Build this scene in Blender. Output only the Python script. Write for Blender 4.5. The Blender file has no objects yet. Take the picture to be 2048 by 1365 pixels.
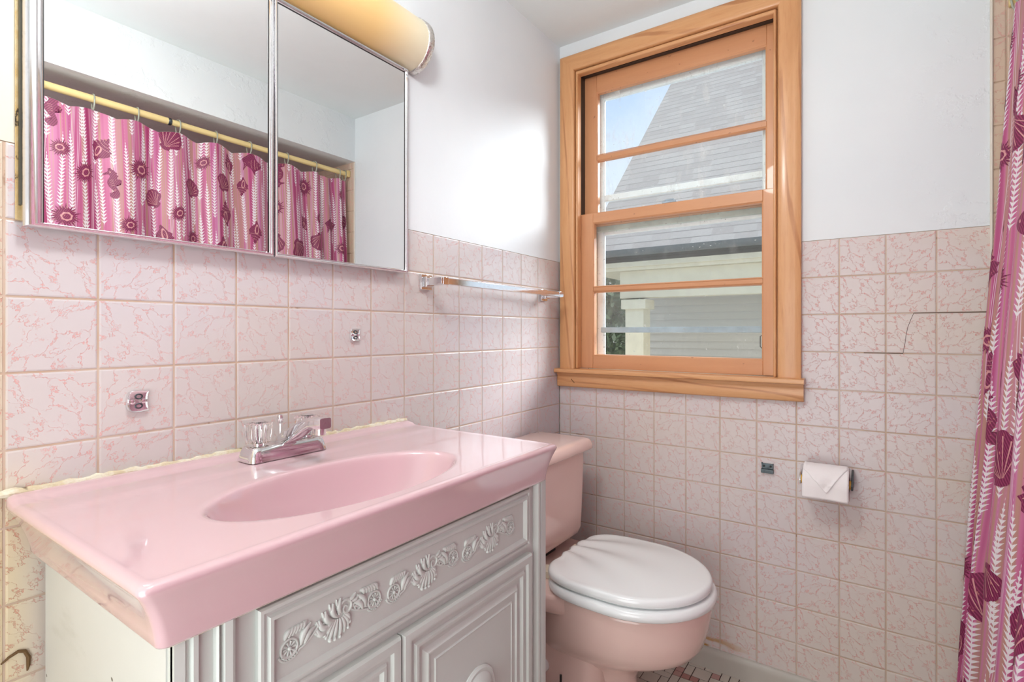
import bpy, bmesh, math, random
from mathutils import Vector, Matrix, noise
R = math.radians
PI = math.pi
rnd = random.Random(7)
scene = bpy.context.scene
col = scene.collection

# ---------------------------------------------------------------- camera, world, lights, exposure
cam_d = bpy.data.cameras.new('camera'); cam = bpy.data.objects.new('camera', cam_d); col.objects.link(cam)
cam.location = (1.0124, -1.7872, 1.094)
cam.rotation_euler = (R(90), 0, 0.6051)
cam_d.sensor_width = 36; cam_d.lens = 1057.636 * 36 / 2048
cam_d.shift_y = -(682.5 - 664.327) / 2048
cam_d.clip_start = 0.02
scene.camera = cam
scene.view_settings.view_transform = 'Standard'; scene.view_settings.look = 'None'
scene.view_settings.gamma = 1; scene.view_settings.use_curve_mapping = False
scene.view_settings.exposure = 0.38

WORLD_K = 1.0
SUN_K = 6.0
FILL_W = 12.5
world = bpy.data.worlds.new('sky'); scene.world = world; world.use_nodes = True
wn = world.node_tree; wn.nodes.clear()
wo = wn.nodes.new('ShaderNodeOutputWorld'); wb = wn.nodes.new('ShaderNodeBackground')
wt = wn.nodes.new('ShaderNodeTexCoord'); ws = wn.nodes.new('ShaderNodeSeparateXYZ')
wr = wn.nodes.new('ShaderNodeValToRGB'); wno = wn.nodes.new('ShaderNodeTexNoise')
wmx = wn.nodes.new('ShaderNodeMixRGB')
wr.color_ramp.elements[0].position = 0.0; wr.color_ramp.elements[0].color = (0.92, 0.95, 1.0, 1)
wr.color_ramp.elements[1].position = 1.0; wr.color_ramp.elements[1].color = (2.0, 2.0, 2.0, 1)
e = wr.color_ramp.elements.new(0.25); e.color = (0.74, 0.85, 1.0, 1)
e = wr.color_ramp.elements.new(0.55); e.color = (0.40, 0.62, 0.97, 1)
e = wr.color_ramp.elements.new(0.80); e.color = (1.6, 1.62, 1.66, 1)
wno.inputs['Scale'].default_value = 3.0; wno.inputs['Detail'].default_value = 5
wr2 = wn.nodes.new('ShaderNodeValToRGB'); wr2.color_ramp.elements[0].position = .5; wr2.color_ramp.elements[1].position = .75
wn.links.new(wt.outputs['Generated'], ws.inputs[0]); wn.links.new(ws.outputs['Z'], wr.inputs[0])
wn.links.new(wt.outputs['Generated'], wno.inputs['Vector']); wn.links.new(wno.outputs['Fac'], wr2.inputs[0])
wn.links.new(wr2.outputs[0], wmx.inputs['Fac']); wn.links.new(wr.outputs[0], wmx.inputs[1]); wmx.inputs[2].default_value = (.95, .97, 1, 1)
wn.links.new(wmx.outputs[0], wb.inputs['Color']); wb.inputs['Strength'].default_value = WORLD_K
wn.links.new(wb.outputs[0], wo.inputs[0])

def sun(name, direction, k, ang, color):
    d = bpy.data.lights.new(name, 'SUN'); d.energy = k; d.angle = R(ang); d.color = color
    o = bpy.data.objects.new(name, d); col.objects.link(o)
    o.rotation_euler = Vector(direction).to_track_quat('-Z', 'Y').to_euler()
    o.location = (2, 4, 4)
    return o
sun('sun', (-0.62, -0.68, -0.42), SUN_K, 30, (1.0, 0.985, 0.96))
def area(name, loc, direction, sx, sy, w, color):
    d = bpy.data.lights.new(name, 'AREA'); d.shape = 'RECTANGLE'; d.size = sx; d.size_y = sy; d.energy = w; d.color = color
    o = bpy.data.objects.new(name, d); col.objects.link(o); o.location = loc
    o.rotation_euler = Vector(direction).to_track_quat('-Z', 'Y').to_euler()
    return o
# added broad fill light, unseen behind the camera, set in the doorway
area('doorway_light', (0.80, -2.28, 1.15), (-0.05, 1, 0.30), 0.80, 1.9, FILL_W, (0.97, 1.0, 1.0))
# added globe fill under the ceiling, out of view, brightens room and ceiling
pl = bpy.data.lights.new('ceiling_globe_light', 'POINT'); pl.energy = 14.0; pl.shadow_soft_size = .09; pl.color = (0.97, 1.0, 1.0)
po = bpy.data.objects.new('ceiling_globe_light', pl); col.objects.link(po); po.location = (0.55, -1.45, 1.96)

# ---------------------------------------------------------------- node helper
class NT:
    def __init__(s, name):
        s.m = bpy.data.materials.new(name); s.m.use_nodes = True; s.t = s.m.node_tree
        s.b = s.t.nodes['Principled BSDF']; s.o = s.t.nodes['Material Output']
    def n(s, kind, **kw):
        nd = s.t.nodes.new(kind)
        for k, v in kw.items(): setattr(nd, k, v)
        return nd
    def put(s, sock, v):
        if isinstance(v, bpy.types.NodeSocket): s.t.links.new(v, sock)
        elif v is not None:
            if isinstance(v, tuple) and len(v) == 3 and sock.type == 'RGBA': v = v + (1,)
            sock.default_value = v
    def math(s, op, a, b=None, c=None, clamp=False):
        nd = s.n('ShaderNodeMath', operation=op, use_clamp=clamp)
        s.put(nd.inputs[0], a)
        if b is not None: s.put(nd.inputs[1], b)
        if c is not None: s.put(nd.inputs[2], c)
        return nd.outputs[0]
    def ss(s, v, a, b, lo=0.0, hi=1.0):
        nd = s.n('ShaderNodeMapRange', interpolation_type='SMOOTHSTEP')
        s.put(nd.inputs[0], v); s.put(nd.inputs[1], a); s.put(nd.inputs[2], b); s.put(nd.inputs[3], lo); s.put(nd.inputs[4], hi)
        return nd.outputs[0]
    def noise(s, vec, scale, detail=2, rough=.5, dist=0, dim='3D', out=0):
        nd = s.n('ShaderNodeTexNoise', noise_dimensions=dim)
        if dim == '1D': s.put(nd.inputs['W'], vec)
        else: s.put(nd.inputs['Vector'], vec)
        nd.inputs['Scale'].default_value = scale; nd.inputs['Detail'].default_value = detail
        nd.inputs['Roughness'].default_value = rough; nd.inputs['Distortion'].default_value = dist
        return nd.outputs[out]
    def mix(s, f, a, b, mode='MIX'):
        nd = s.n('ShaderNodeMixRGB', blend_type=mode); s.put(nd.inputs[0], f); s.put(nd.inputs[1], a); s.put(nd.inputs[2], b)
        return nd.outputs[0]
    def ramp(s, f, stops):
        nd = s.n('ShaderNodeValToRGB'); cr = nd.color_ramp
        while len(cr.elements) < len(stops): cr.elements.new(.5)
        for e_, (p, c) in zip(cr.elements, stops): e_.position = p; e_.color = tuple(c) + (1,)
        s.put(nd.inputs[0], f); return nd.outputs[0]
    def obj(s): return s.n('ShaderNodeTexCoord').outputs['Object']
    def gen(s): return s.n('ShaderNodeNewGeometry').outputs['Position']
    def uv(s): return s.n('ShaderNodeTexCoord').outputs['UV']
    def sep(s, v):
        nd = s.n('ShaderNodeSeparateXYZ'); s.put(nd.inputs[0], v); return nd.outputs
    def comb(s, x, y, z=0.0):
        nd = s.n('ShaderNodeCombineXYZ'); s.put(nd.inputs[0], x); s.put(nd.inputs[1], y); s.put(nd.inputs[2], z); return nd.outputs[0]
    def mapping(s, v, loc=(0, 0, 0), rot=(0, 0, 0), sc=(1, 1, 1)):
        nd = s.n('ShaderNodeMapping'); s.put(nd.inputs[0], v); nd.inputs[1].default_value = loc
        nd.inputs[2].default_value = rot; nd.inputs[3].default_value = sc; return nd.outputs[0]
    def bump(s, h, dist, strength=1.0, normal=None):
        nd = s.n('ShaderNodeBump'); s.put(nd.inputs['Height'], h); nd.inputs['Distance'].default_value = dist
        nd.inputs['Strength'].default_value = strength
        if normal is not None: s.put(nd.inputs['Normal'], normal)
        s.t.links.new(nd.outputs[0], s.b.inputs['Normal']); return nd.outputs[0]
    def fin(s, colr=None, rough=None, metal=None, coat=None, ior=None, coat_rough=None):
        if colr is not None: s.put(s.b.inputs['Base Color'], colr)
        if rough is not None: s.put(s.b.inputs['Roughness'], rough)
        if metal is not None: s.put(s.b.inputs['Metallic'], metal)
        if coat is not None: s.put(s.b.inputs['Coat Weight'], coat)
        if coat_rough is not None: s.put(s.b.inputs['Coat Roughness'], coat_rough)
        if ior is not None: s.put(s.b.inputs['IOR'], ior)
        return s.m
def srgb(r, g, b):
    return tuple(((c / 255) / 12.92 if c / 255 <= .04045 else ((c / 255 + .055) / 1.055) ** 2.4) for c in (r, g, b))

# ---------------------------------------------------------------- materials
def m_plain(name, c, rough=.4, metal=0, vary=.04, nscale=8, bump=0, coat=0):
    k = NT(name); p = k.obj(); n = k.noise(p, nscale, 3)
    d = tuple(max(0, x * (1 - vary * 2)) for x in c)
    cc = k.mix(k.ss(n, .3, .7), d, c)
    if bump: k.bump(k.noise(p, nscale * 8, 3), bump, .5)
    return k.fin(cc, rough, metal, coat)

def m_paint():
    k = NT('wall_paint'); p = k.gen(); s_ = k.sep(p)
    stain = k.math('MULTIPLY', k.ss(s_['Y'], -1.50, -1.60), k.ss(s_['X'], .4, .2))
    n = k.noise(p, 3, 4)
    base = k.mix(k.ss(n, .3, .7), srgb(225, 230, 233), srgb(230, 234, 236))
    c = k.mix(stain, base, srgb(232, 222, 200))
    # flaked, patched plaster near the tub corner and above the tile
    patch = k.math('MULTIPLY', k.ss(k.noise(p, 9, 6, .65), .52, .60), k.ss(s_['X'], 1.0, 1.2))
    h = k.math('ADD', k.math('MULTIPLY', k.noise(p, 60, 4), .25), patch)
    k.bump(h, .0016, .6)
    return k.fin(c, .55)
PAINT = m_paint()
CEIL = m_plain('ceiling_paint', srgb(234, 241, 241), .7, vary=.01, bump=.0004)

def m_tile(name, stain=0.0, base=(208, 201, 204), alcove=False, tt=(.45, .80)):
    k = NT(name); uv = k.uv(); p = k.gen()
    v = k.mapping(uv, rot=(0, 0, R(38)))
    v = k.mapping(v, sc=(0.8, 1.35, 1))
    wob = k.noise(v, 3.4, 5, .72, out=1)
    vm = k.n('ShaderNodeVectorMath', operation='MULTIPLY_ADD'); k.put(vm.inputs[0], wob); vm.inputs[1].default_value = (.55, .55, 0); k.put(vm.inputs[2], v)
    vv = vm.outputs[0]
    def vor(scale):
        nd = k.n('ShaderNodeTexVoronoi', feature='DISTANCE_TO_EDGE', voronoi_dimensions='2D'); k.put(nd.inputs['Vector'], vv)
        nd.inputs['Scale'].default_value = scale; nd.inputs['Randomness'].default_value = 1
        return nd.outputs['Distance']
    n1 = k.noise(uv, 6.5, 4, .65)
    n2 = k.noise(k.mapping(uv, loc=(3.1, 5.7, 0)), 3.6, 3, .6)
    w1 = k.ss(n1, .35, .68, .010, .042)
    v1 = k.math('MULTIPLY', k.ss(vor(2.9), w1, k.math('MULTIPLY', w1, .35)), k.ss(n1, .36, .46))
    v2 = k.math('MULTIPLY', k.ss(vor(6.5), .055, .020), k.ss(n2, .54, .60))
    vein = k.math('MAXIMUM', v1, k.math('MULTIPLY', v2, .8), clamp=True)
    s_ = k.sep(p)
    # the glaze print is stronger on some tiles than on others
    tint = k.ss(k.noise(p, 2.2, 2), .3, .7, tt[0], tt[1])
    b1 = srgb(*base)
    cloud = k.mix(k.ss(k.noise(p, 1.7, 3), .35, .7), b1, srgb(base[0] + 2, base[1] + 0, base[2] - 8))
    c = k.mix(k.math('MULTIPLY', vein, tint), cloud, srgb(226, 158, 152))
    if stain:
        ye = k.math('MULTIPLY', k.ss(s_['Y'], -1.50, -1.60), k.ss(s_['Z'], .95, .80))
        ye = k.math('MAXIMUM', ye, k.math('MULTIPLY', k.ss(s_['Y'], -1.575, -1.585), .6))
        c = k.mix(k.math('MULTIPLY', ye, .8), c, k.mix(vein, srgb(228, 208, 160), srgb(206, 150, 110)))
    else:
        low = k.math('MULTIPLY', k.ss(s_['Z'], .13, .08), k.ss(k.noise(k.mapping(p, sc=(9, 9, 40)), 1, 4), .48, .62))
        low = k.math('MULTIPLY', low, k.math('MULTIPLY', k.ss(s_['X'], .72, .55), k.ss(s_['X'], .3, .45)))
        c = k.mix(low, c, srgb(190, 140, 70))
        yr = k.math('MULTIPLY', k.ss(s_['X'], .80, 1.25), k.ss(k.noise(p, 2.5, 4), .35, .75))
        c = k.mix(k.math('MULTIPLY', yr, .55), c, k.mix(vein, srgb(212, 198, 178), srgb(214, 150, 130)))
    h = k.math('MULTIPLY', vein, -1.0)
    k.bump(h, .0008, .6)
    k.b.inputs['Specular IOR Level'].default_value = .35
    return k.fin(c, k.ss(vein, 0, 1, .27, .45))
TILE_L = m_tile('marbled_tile_left', stain=1)
TILE_F = m_tile('marbled_tile_far', base=(216, 206, 206), tt=(.62, .95))
TILE_A = m_tile('marbled_tile_alcove', base=(214, 192, 176), alcove=True)
def m_grout(name, c1, c2):
    k = NT(name); p = k.gen(); s_ = k.sep(p)
    n = k.noise(p, 7, 5, .6)
    c = k.mix(k.ss(n, .35, .6), srgb(*c1), srgb(*c2))
    dark = k.ss(k.noise(p, 18, 4, .6), .64, .70)
    c = k.mix(k.math('MULTIPLY', dark, .6), c, srgb(140, 100, 75))
    return k.fin(c, .8)
GROUT = m_grout('grout', (206, 186, 170), (196, 170, 148))

def m_wood(name, axis):
    k = NT(name); p = k.obj()
    sc = {'z': (9, 9, 0.9), 'x': (0.9, 9, 9)}[axis]
    q = k.mapping(p, sc=sc)
    n = k.noise(q, 2.2, 6, .6, .6)
    wv = k.n('ShaderNodeTexWave', wave_type='BANDS', bands_direction='DIAGONAL'); k.put(wv.inputs['Vector'], q)
    wv.inputs['Scale'].default_value = 1.3; wv.inputs['Distortion'].default_value = 7; wv.inputs['Detail'].default_value = 3; wv.inputs['Detail Scale'].default_value = .7
    fine = k.noise(k.mapping(p, sc=tuple(s * 9 for s in sc)), 3, 3)
    line = k.math('MULTIPLY', k.ss(wv.outputs['Fac'], .90, .99), k.ss(n, .40, .60))
    c = k.ramp(n, [(.25, srgb(206, 148, 98)), (.5, srgb(216, 160, 110)), (.75, srgb(224, 172, 124))])
    c = k.mix(k.math('MULTIPLY', line, .55), c, srgb(160, 92, 50))
    c = k.mix(k.math('MULTIPLY', k.ss(fine, .5, .75), .18), c, srgb(184, 112, 62))
    k.bump(fine, .0003, .4)
    return k.fin(c, .38, coat=.3, coat_rough=.15)
WOOD_V = m_wood('varnished_oak_upright', 'z'); WOOD_H = m_wood('varnished_oak_level', 'x')

def m_sash(name, axis):
    k = NT(name); p = k.obj()
    sc = {'z': (9, 9, 0.9), 'x': (0.9, 9, 9)}[axis]
    n = k.noise(k.mapping(p, sc=sc), 2.5, 5, .6)
    c = k.ramp(n, [(.25, srgb(202, 142, 100)), (.75, srgb(216, 158, 114))])
    sp = k.ss(k.noise(p, 55, 2), .70, .74)
    c = k.mix(k.math('MULTIPLY', sp, .5), c, srgb(120, 70, 45))
    return k.fin(c, .4, coat=.2)
SASH_V = m_sash('sash_wood_upright', 'z'); SASH_H = m_sash('sash_wood_level', 'x')

def m_porcelain(name, c, rough=.12, var=.03):
    k = NT(name); p = k.obj(); n = k.noise(p, 4, 3)
    d = tuple(x * (1 - var) for x in c)
    return k.fin(k.mix(n, d, c), rough, coat=.5, coat_rough=.05)
VTOP = m_porcelain('pink_cultured_marble', srgb(222, 188, 194), .16)
VTOP.node_tree.nodes['Principled BSDF'].inputs['Coat Weight'].default_value = 1.0; VTOP.node_tree.nodes['Principled BSDF'].inputs['Coat IOR'].default_value = 1.52; VTOP.node_tree.nodes['Principled BSDF'].inputs['Coat Roughness'].default_value = .06
TOILET = m_porcelain('salmon_pink_china', srgb(243, 210, 200), .13)
SEAT = m_porcelain('white_seat_enamel', srgb(247, 251, 251), .12)
CREAM = m_plain('cream_plastic', srgb(232, 218, 196), .4)
WHITE_CAB = m_plain('white_cabinet_lacquer', srgb(208, 214, 209), .33, vary=.015, coat=.2)
def m_cabside():
    k = NT('cabinet_side_paint'); p = k.gen()
    n = k.noise(p, 5, 4); sp = k.ss(k.noise(p, 42, 2), .73, .76)
    sm = k.ss(k.noise(k.mapping(p, sc=(4, 1, 12)), 1.2, 5, .6), .58, .75)
    c = k.mix(n, srgb(206, 208, 202), srgb(222, 223, 219))
    c = k.mix(k.math('MULTIPLY', sm, .25), c, srgb(170, 168, 155)); c = k.mix(sp, c, srgb(110, 108, 100))
    return k.fin(c, .4)
CABSIDE = m_cabside()
def m_chrome(name, c=(.82, .82, .84), rough=.07, speck=0, bump=0):
    k = NT(name); p = k.obj(); n = k.noise(p, 90, 4, .7)
    cc = k.mix(k.ss(n, .5, .8), c, tuple(x * .85 for x in c))
    if speck: cc = k.mix(k.ss(n, .62, .68), cc, srgb(140, 118, 100))
    if bump: k.bump(k.noise(p, 160, 3), bump, .8)
    return k.fin(cc, k.ss(n, .3, .9, rough, rough * 2.4), 1.0)
CHROME = m_chrome('chrome'); CHROME_OLD = m_chrome('pitted_chrome', rough=.14, speck=1); HAMMERED = m_chrome('hammered_chrome', (.74, .70, .66), .2, speck=1, bump=.002)
DARKMETAL = m_chrome('tarnished_steel', srgb(96, 104, 108), .3, speck=0, bump=.0004)
MAUVE_CHROME = m_chrome('chrome_trim', (.80, .78, .80), .10)
def m_mirror():
    k = NT('mirror_glass'); n = k.noise(k.obj(), 3, 3)
    return k.fin(k.mix(n, (.90, .905, .91), (.92, .925, .93)), 0.0, 1.0)
MIRROR = m_mirror()
def m_steel_body():
    k = NT('rust_spotted_enamel'); p = k.gen(); s_ = k.sep(p)
    n = k.noise(k.mapping(p, sc=(1, 30, 14)), 1.5, 6, .7)
    c = k.mix(k.ss(n, .35, .6), srgb(222, 205, 165), srgb(205, 175, 120))
    c = k.mix(k.ss(n, .60, .66), c, srgb(58, 42, 26))
    return k.fin(c, .55)
RUSTY = m_steel_body()
def m_caulk():
    k = NT('old_caulk'); p = k.gen(); n = k.noise(p, 30, 5, .7)
    c = k.mix(k.ss(n, .4, .6), srgb(232, 226, 206), srgb(215, 200, 165))
    c = k.mix(k.ss(k.noise(p, 22, 3, .6), .66, .72), c, srgb(90, 60, 40))
    k.bump(n, .002, .8)
    return k.fin(c, .6)
CAULK = m_caulk()
def m_shade():
    k = NT('yellowed_plastic_shade'); p = k.gen(); y = k.sep(p)['Y']
    aged = k.math('MULTIPLY', k.ss(y, -.80, -.98), k.ss(k.noise(p, 1.3, 2), .0, .5, .8, 1.0))
    c = k.mix(aged, srgb(226, 216, 188), srgb(228, 190, 128))
    return k.fin(c, .35)
SHADE = m_shade()
def m_glass(name, tint=(.97, .985, .98), dirt=.10, refl=.08, spots=True):
    k = NT(name); t = k.t
    tr = k.n('ShaderNodeBsdfTransparent'); tr.inputs[0].default_value = tint + (1,)
    gl = k.n('ShaderNodeBsdfGlossy'); gl.inputs['Roughness'].default_value = .02
    mx = k.n('ShaderNodeMixShader'); lw = k.n('ShaderNodeLayerWeight'); lw.inputs[0].default_value = .12
    k.put(mx.inputs[0], k.math('MULTIPLY', lw.outputs['Fresnel'], refl / .08 * .6, clamp=True))
    t.links.new(tr.outputs[0], mx.inputs[1]); t.links.new(gl.outputs[0], mx.inputs[2])
    df = k.n('ShaderNodeBsdfDiffuse'); df.inputs[0].default_value = (.8, .8, .78, 1)
    p = k.gen()
    if spots:
        f = k.math('MULTIPLY', k.ss(k.noise(k.mapping(p, sc=(1, 1, .35)), 26, 5, .7), .50, .78), dirt * 2.0)
        f = k.math('ADD', f, k.math('MULTIPLY', k.ss(k.noise(p, 120, 2, .6), .70, .74), .5), clamp=True)
        f = k.math('ADD', f, dirt * .5, clamp=True)
    else: f = dirt
    m2 = k.n('ShaderNodeMixShader'); k.put(m2.inputs[0], f); t.links.new(mx.outputs[0], m2.inputs[1]); t.links.new(df.outputs[0], m2.inputs[2])
    t.links.new(m2.outputs[0], k.o.inputs[0]); return k.m
GLASS_U = m_glass('dusty_window_glass', dirt=.12); GLASS_L = m_glass('window_glass', dirt=.04, spots=True)
def m_acrylic():
    k = NT('clear_acrylic'); k.b.inputs['Transmission Weight'].default_value = 1
    n = k.noise(k.gen(), 30, 2)
    z = k.sep(k.obj())['Z']
    c = k.mix(k.ss(z, .012, .002), (.97, .97, .97), srgb(226, 190, 150))
    return k.fin(c, .04, ior=1.46)
ACRYLIC = m_acrylic()
ALU = m_plain('white_aluminium', srgb(244, 248, 250), .35, vary=.03, nscale=30)
ALU_G = m_plain('weathered_aluminium', srgb(218, 232, 226), .45, vary=.08, nscale=20, bump=.001)
ALU_B = m_plain('galvanised_bar', srgb(176, 192, 204), .4, vary=.1, nscale=25)
BLACK = m_plain('black_plastic', srgb(30, 28, 28), .5)
DARKTRACK = m_plain('dark_weatherstrip', srgb(62, 52, 44), .6)
PAPER = m_plain('toilet_tissue', srgb(244, 238, 238), .9, vary=.01, bump=.0006)
SPINDLE = m_plain('yellow_wood_spindle', srgb(226, 172, 74), .5)
ROD = m_plain('cream_enamel_rod', srgb(238, 214, 152), .35)
HOOKM = m_plain('grey_green_plastic_hook', srgb(168, 172, 158), .4)
BASEB = m_plain('greyed_ceramic_base', srgb(196, 190, 180), .4, vary=.05)
FLOOR_C = [m_plain('mosaic_cream', srgb(216, 208, 196), .35, vary=.03), m_plain('mosaic_pink', srgb(204, 160, 152), .35, vary=.06), m_plain('mosaic_rose', srgb(190, 138, 130), .35, vary=.06)]
FLOOR_G = m_plain('mosaic_grout', srgb(70, 55, 50), .85)
RUST = m_plain('rust_stain', srgb(112, 84, 52), .8)
CRACK = m_plain('crack_line', srgb(86, 68, 62), .9)

# ---------------------------------------------------------------- mesh helpers
def obj(name, bm, mat_, parent=None, bevel=0, seg=2, smooth=True, angle=40, mats=None):
    me = bpy.data.meshes.new(name); bmesh.ops.recalc_face_normals(bm, faces=bm.faces) if bm.faces else None
    bm.to_mesh(me); bm.free()
    for m_ in (mats or [mat_]): me.materials.append(m_)
    o = bpy.data.objects.new(name, me); col.objects.link(o)
    if smooth:
        me.shade_smooth(); me.set_sharp_from_angle(angle=R(angle))
    if bevel:
        b = o.modifiers.new('bevel', 'BEVEL'); b.width = bevel; b.segments = seg; b.limit_method = 'ANGLE'; b.angle_limit = R(40); b.harden_normals = False
    if parent: o.parent = parent; o.matrix_parent_inverse = Matrix.Translation(-Vector(parent.location)) if parent.type == 'EMPTY' and 'rz' not in parent else Matrix()
    return o
def B(): return bmesh.new()
def thing(name, label, cat, loc=(0, 0, 0), group=None):
    o = bpy.data.objects.new(name, None); col.objects.link(o); o.location = loc; o.empty_display_size = .05
    return tag(o, label, cat, group)
def tag(o, label, cat, group=None, kind=None):
    o['label'] = label; o['category'] = cat
    if group: o['group'] = group
    if kind: o['kind'] = kind
    return o
def struct(o, label=None):
    o['kind'] = 'structure'
    if label: o['label'] = label; o['category'] = o.name.split('_')[0]
    return o
def box(bm, x0, x1, y0, y1, z0, z1):
    vs = [bm.verts.new((x, y, z)) for z in (z0, z1) for y in (y0, y1) for x in (x0, x1)]
    for f in ((0, 2, 3, 1), (4, 5, 7, 6), (0, 1, 5, 4), (2, 6, 7, 3), (0, 4, 6, 2), (1, 3, 7, 5)):
        bm.faces.new([vs[i] for i in f])
    return vs
def loft(bm, rings, cap0=True, cap1=True, closed=True):
    R_ = [[bm.verts.new(p) for p in r] for r in rings]
    n = len(R_[0])
    for a, b in zip(R_, R_[1:]):
        for i in range(n if closed else n - 1):
            j = (i + 1) % n
            bm.faces.new((a[i], a[j], b[j], b[i]))
    if cap0: bm.faces.new(list(reversed(R_[0])))
    if cap1: bm.faces.new(R_[-1])
    return R_
def lathe(bm, prof, c, axis='z', n=32, cap=True):
    rings = []
    for r, h in prof:
        ring = []
        for i in range(n):
            a = 2 * PI * i / n; u, v = r * math.cos(a), r * math.sin(a)
            if axis == 'z': p = (c[0] + u, c[1] + v, c[2] + h)
            elif axis == 'x': p = (c[0] + h, c[1] + u, c[2] + v)
            else: p = (c[0] + u, c[1] + h, c[2] + v)
            ring.append(p)
        rings.append(ring)
    loft(bm, rings, cap, cap)
def tube(bm, pts, r, n=8, closed=False, flat=1.0):
    pts = [Vector(p) for p in pts]; m = len(pts); rings = []; up = None
    for i, p in enumerate(pts):
        if closed: t = pts[(i + 1) % m] - pts[i - 1]
        else: t = pts[min(i + 1, m - 1)] - pts[max(i - 1, 0)]
        t.normalize()
        if up is None:
            up = Vector((0, 0, 1)) if abs(t.z) < .9 else Vector((1, 0, 0))
        s = t.cross(up)
        if s.length < 1e-6: s = t.orthogonal()
        s.normalize(); up = s.cross(t).normalized()
        rr = r[i] if isinstance(r, (list, tuple)) else r
        rings.append([p + s * (rr * math.cos(2 * PI * k / n)) + up * (rr * flat * math.sin(2 * PI * k / n)) for k in range(n)])
    if closed:
        V = [[bm.verts.new(q) for q in ring] for ring in rings]
        for i in range(m):
            a, b = V[i], V[(i + 1) % m]
            for k in range(n): bm.faces.new((a[k], a[(k + 1) % n], b[(k + 1) % n], b[k]))
    else: loft(bm, rings)
def frame(bm, u0, u1, v0, v1, prof, M, fill=True):
    """mitred rectangular moulding: prof = [(inset, height)...], M maps (u, v, h) to space"""
    rings = [[M(u0 + d, v0 + d, h), M(u1 - d, v0 + d, h), M(u1 - d, v1 - d, h), M(u0 + d, v1 - d, h)] for d, h in prof]
    loft(bm, rings, False, fill)
def rrect(x0, x1, y0, y1, r, ncorner=6, nx=10, ny=10):
    """rounded rectangle as a loop of (x, y), fixed count"""
    P = []
    def edge(a, b, n):
        for i in range(n): t = i / n; P.append((a[0] + (b[0] - a[0]) * t, a[1] + (b[1] - a[1]) * t))
    def arc(cx, cy, a0):
        for i in range(ncorner): a = a0 + (PI / 2) * i / ncorner; P.append((cx + r * math.cos(a), cy + r * math.sin(a)))
    edge((x0 + r, y0), (x1 - r, y0), nx); arc(x1 - r, y0 + r, -PI / 2)
    edge((x1, y0 + r), (x1, y1 - r), ny); arc(x1 - r, y1 - r, 0)
    edge((x1 - r, y1), (x0 + r, y1), nx); arc(x0 + r, y1 - r, PI / 2)
    edge((x0, y1 - r), (x0, y0 + r), ny); arc(x0 + r, y0 + r, PI)
    return P

# ---------------------------------------------------------------- room shell
CEILZ = 2.195; YB = -2.30; XT = 1.247; XR = 2.03
bm = B(); box(bm, -.12, XR + .12, YB - .1, .15, CEILZ, CEILZ + .1); struct(obj('ceiling', bm, CEIL, smooth=False), 'white painted ceiling')

# tiles as bevelled pads with their own picture coordinates
def tile_pad(bm, uvl, M, u0, u1, v0, v1, cell, g=.0011, th=.006, bv=.0022, dome=.0, rot=0):
    cu, cv, cs = cell
    a0, a1, b0, b1 = u0 + g, u1 - g, v0 + g, v1 - g
    if a1 - a0 < .008 or b1 - b0 < .008: return
    rings = []
    for d, h in ((0, 0.0), (0, th - bv), (bv * .35, th - bv * .3), (bv * 1.3, th)):
        rings.append([(a0 + d, b0 + d, h), (a1 - d, b0 + d, h), (a1 - d, b1 - d, h), (a0 + d, b1 - d, h)])
    V = [[bm.verts.new(M(*p)) for p in r] for r in rings]; L = {}
    for r, vr in zip(rings, V):
        for p, v in zip(r, vr):
            s, t = (p[0] - cu) / cs, (p[1] - cv) / cs
            for _ in range(rot): s, t = 1 - t, s
            L[v] = (s, t)
    fs = []
    for a, b in zip(V, V[1:]):
        for i in range(4): j = (i + 1) % 4; fs.append(bm.faces.new((a[i], a[j], b[j], b[i])))
    fs.append(bm.faces.new(V[-1]))
    for f in fs:
        f.smooth = False
        for l in f.loops: l[uvl].uv = L[l.vert]
def sub_rects(r, hole):
    u0, u1, v0, v1 = r
    if not hole: return [r]
    a0, a1, b0, b1 = hole
    if u1 <= a0 or u0 >= a1 or v1 <= b0 or v0 >= b1: return [r]
    out = []
    if u0 < a0: out.append((u0, a0, v0, v1))
    if u1 > a1: out.append((a1, u1, v0, v1))
    m0, m1 = max(u0, a0), min(u1, a1)
    if v0 < b0: out.append((m0, m1, v0, b0))
    if v1 > b1: out.append((m0, m1, b1, v1))
    return out
T = .1095
def tiled(name, parent, mat_, M, ulines, vlines, hole=None, pick=None, seed=1):
    rr = random.Random(seed)
    bm = B(); uvl = bm.loops.layers.uv.new('UVMap')
    for i in range(len(ulines) - 1):
        for j in range(len(vlines) - 1):
            u0, u1, v0, v1 = ulines[i], ulines[i + 1], vlines[j], vlines[j + 1]
            rot = pick(i, j) if pick else rr.choice((0, 0, 1, 2, 2, 3))
            cu = u0 if u1 - u0 > T * .9 or i > 0 else u1 - T
            for s in sub_rects((u0, u1, v0, v1), hole):
                tile_pad(bm, uvl, M, *s, (cu, v0 if v1 - v0 > T * .9 else v1 - T, T), rot=rot)
    me = bpy.data.meshes.new(name); bm.normal_update(); bm.to_mesh(me); bm.free()
    me.materials.append(mat_)
    o = bpy.data.objects.new(name, me); col.objects.link(o); o.parent = parent
    return o
def backing(name, parent, x0, x1, y0, y1, z0, z1):
    bm = B(); box(bm, x0, x1, y0, y1, z0, z1); return obj(name, bm, GROUT, parent, smooth=False)
TT = .006      # the tile faces stand on the measured wall plane
zl = [1.3638 - T * k for k in range(13)][::-1]      # rows below the wainscot top
zl = [0.0] + [z for z in zl if z > .03]
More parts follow.
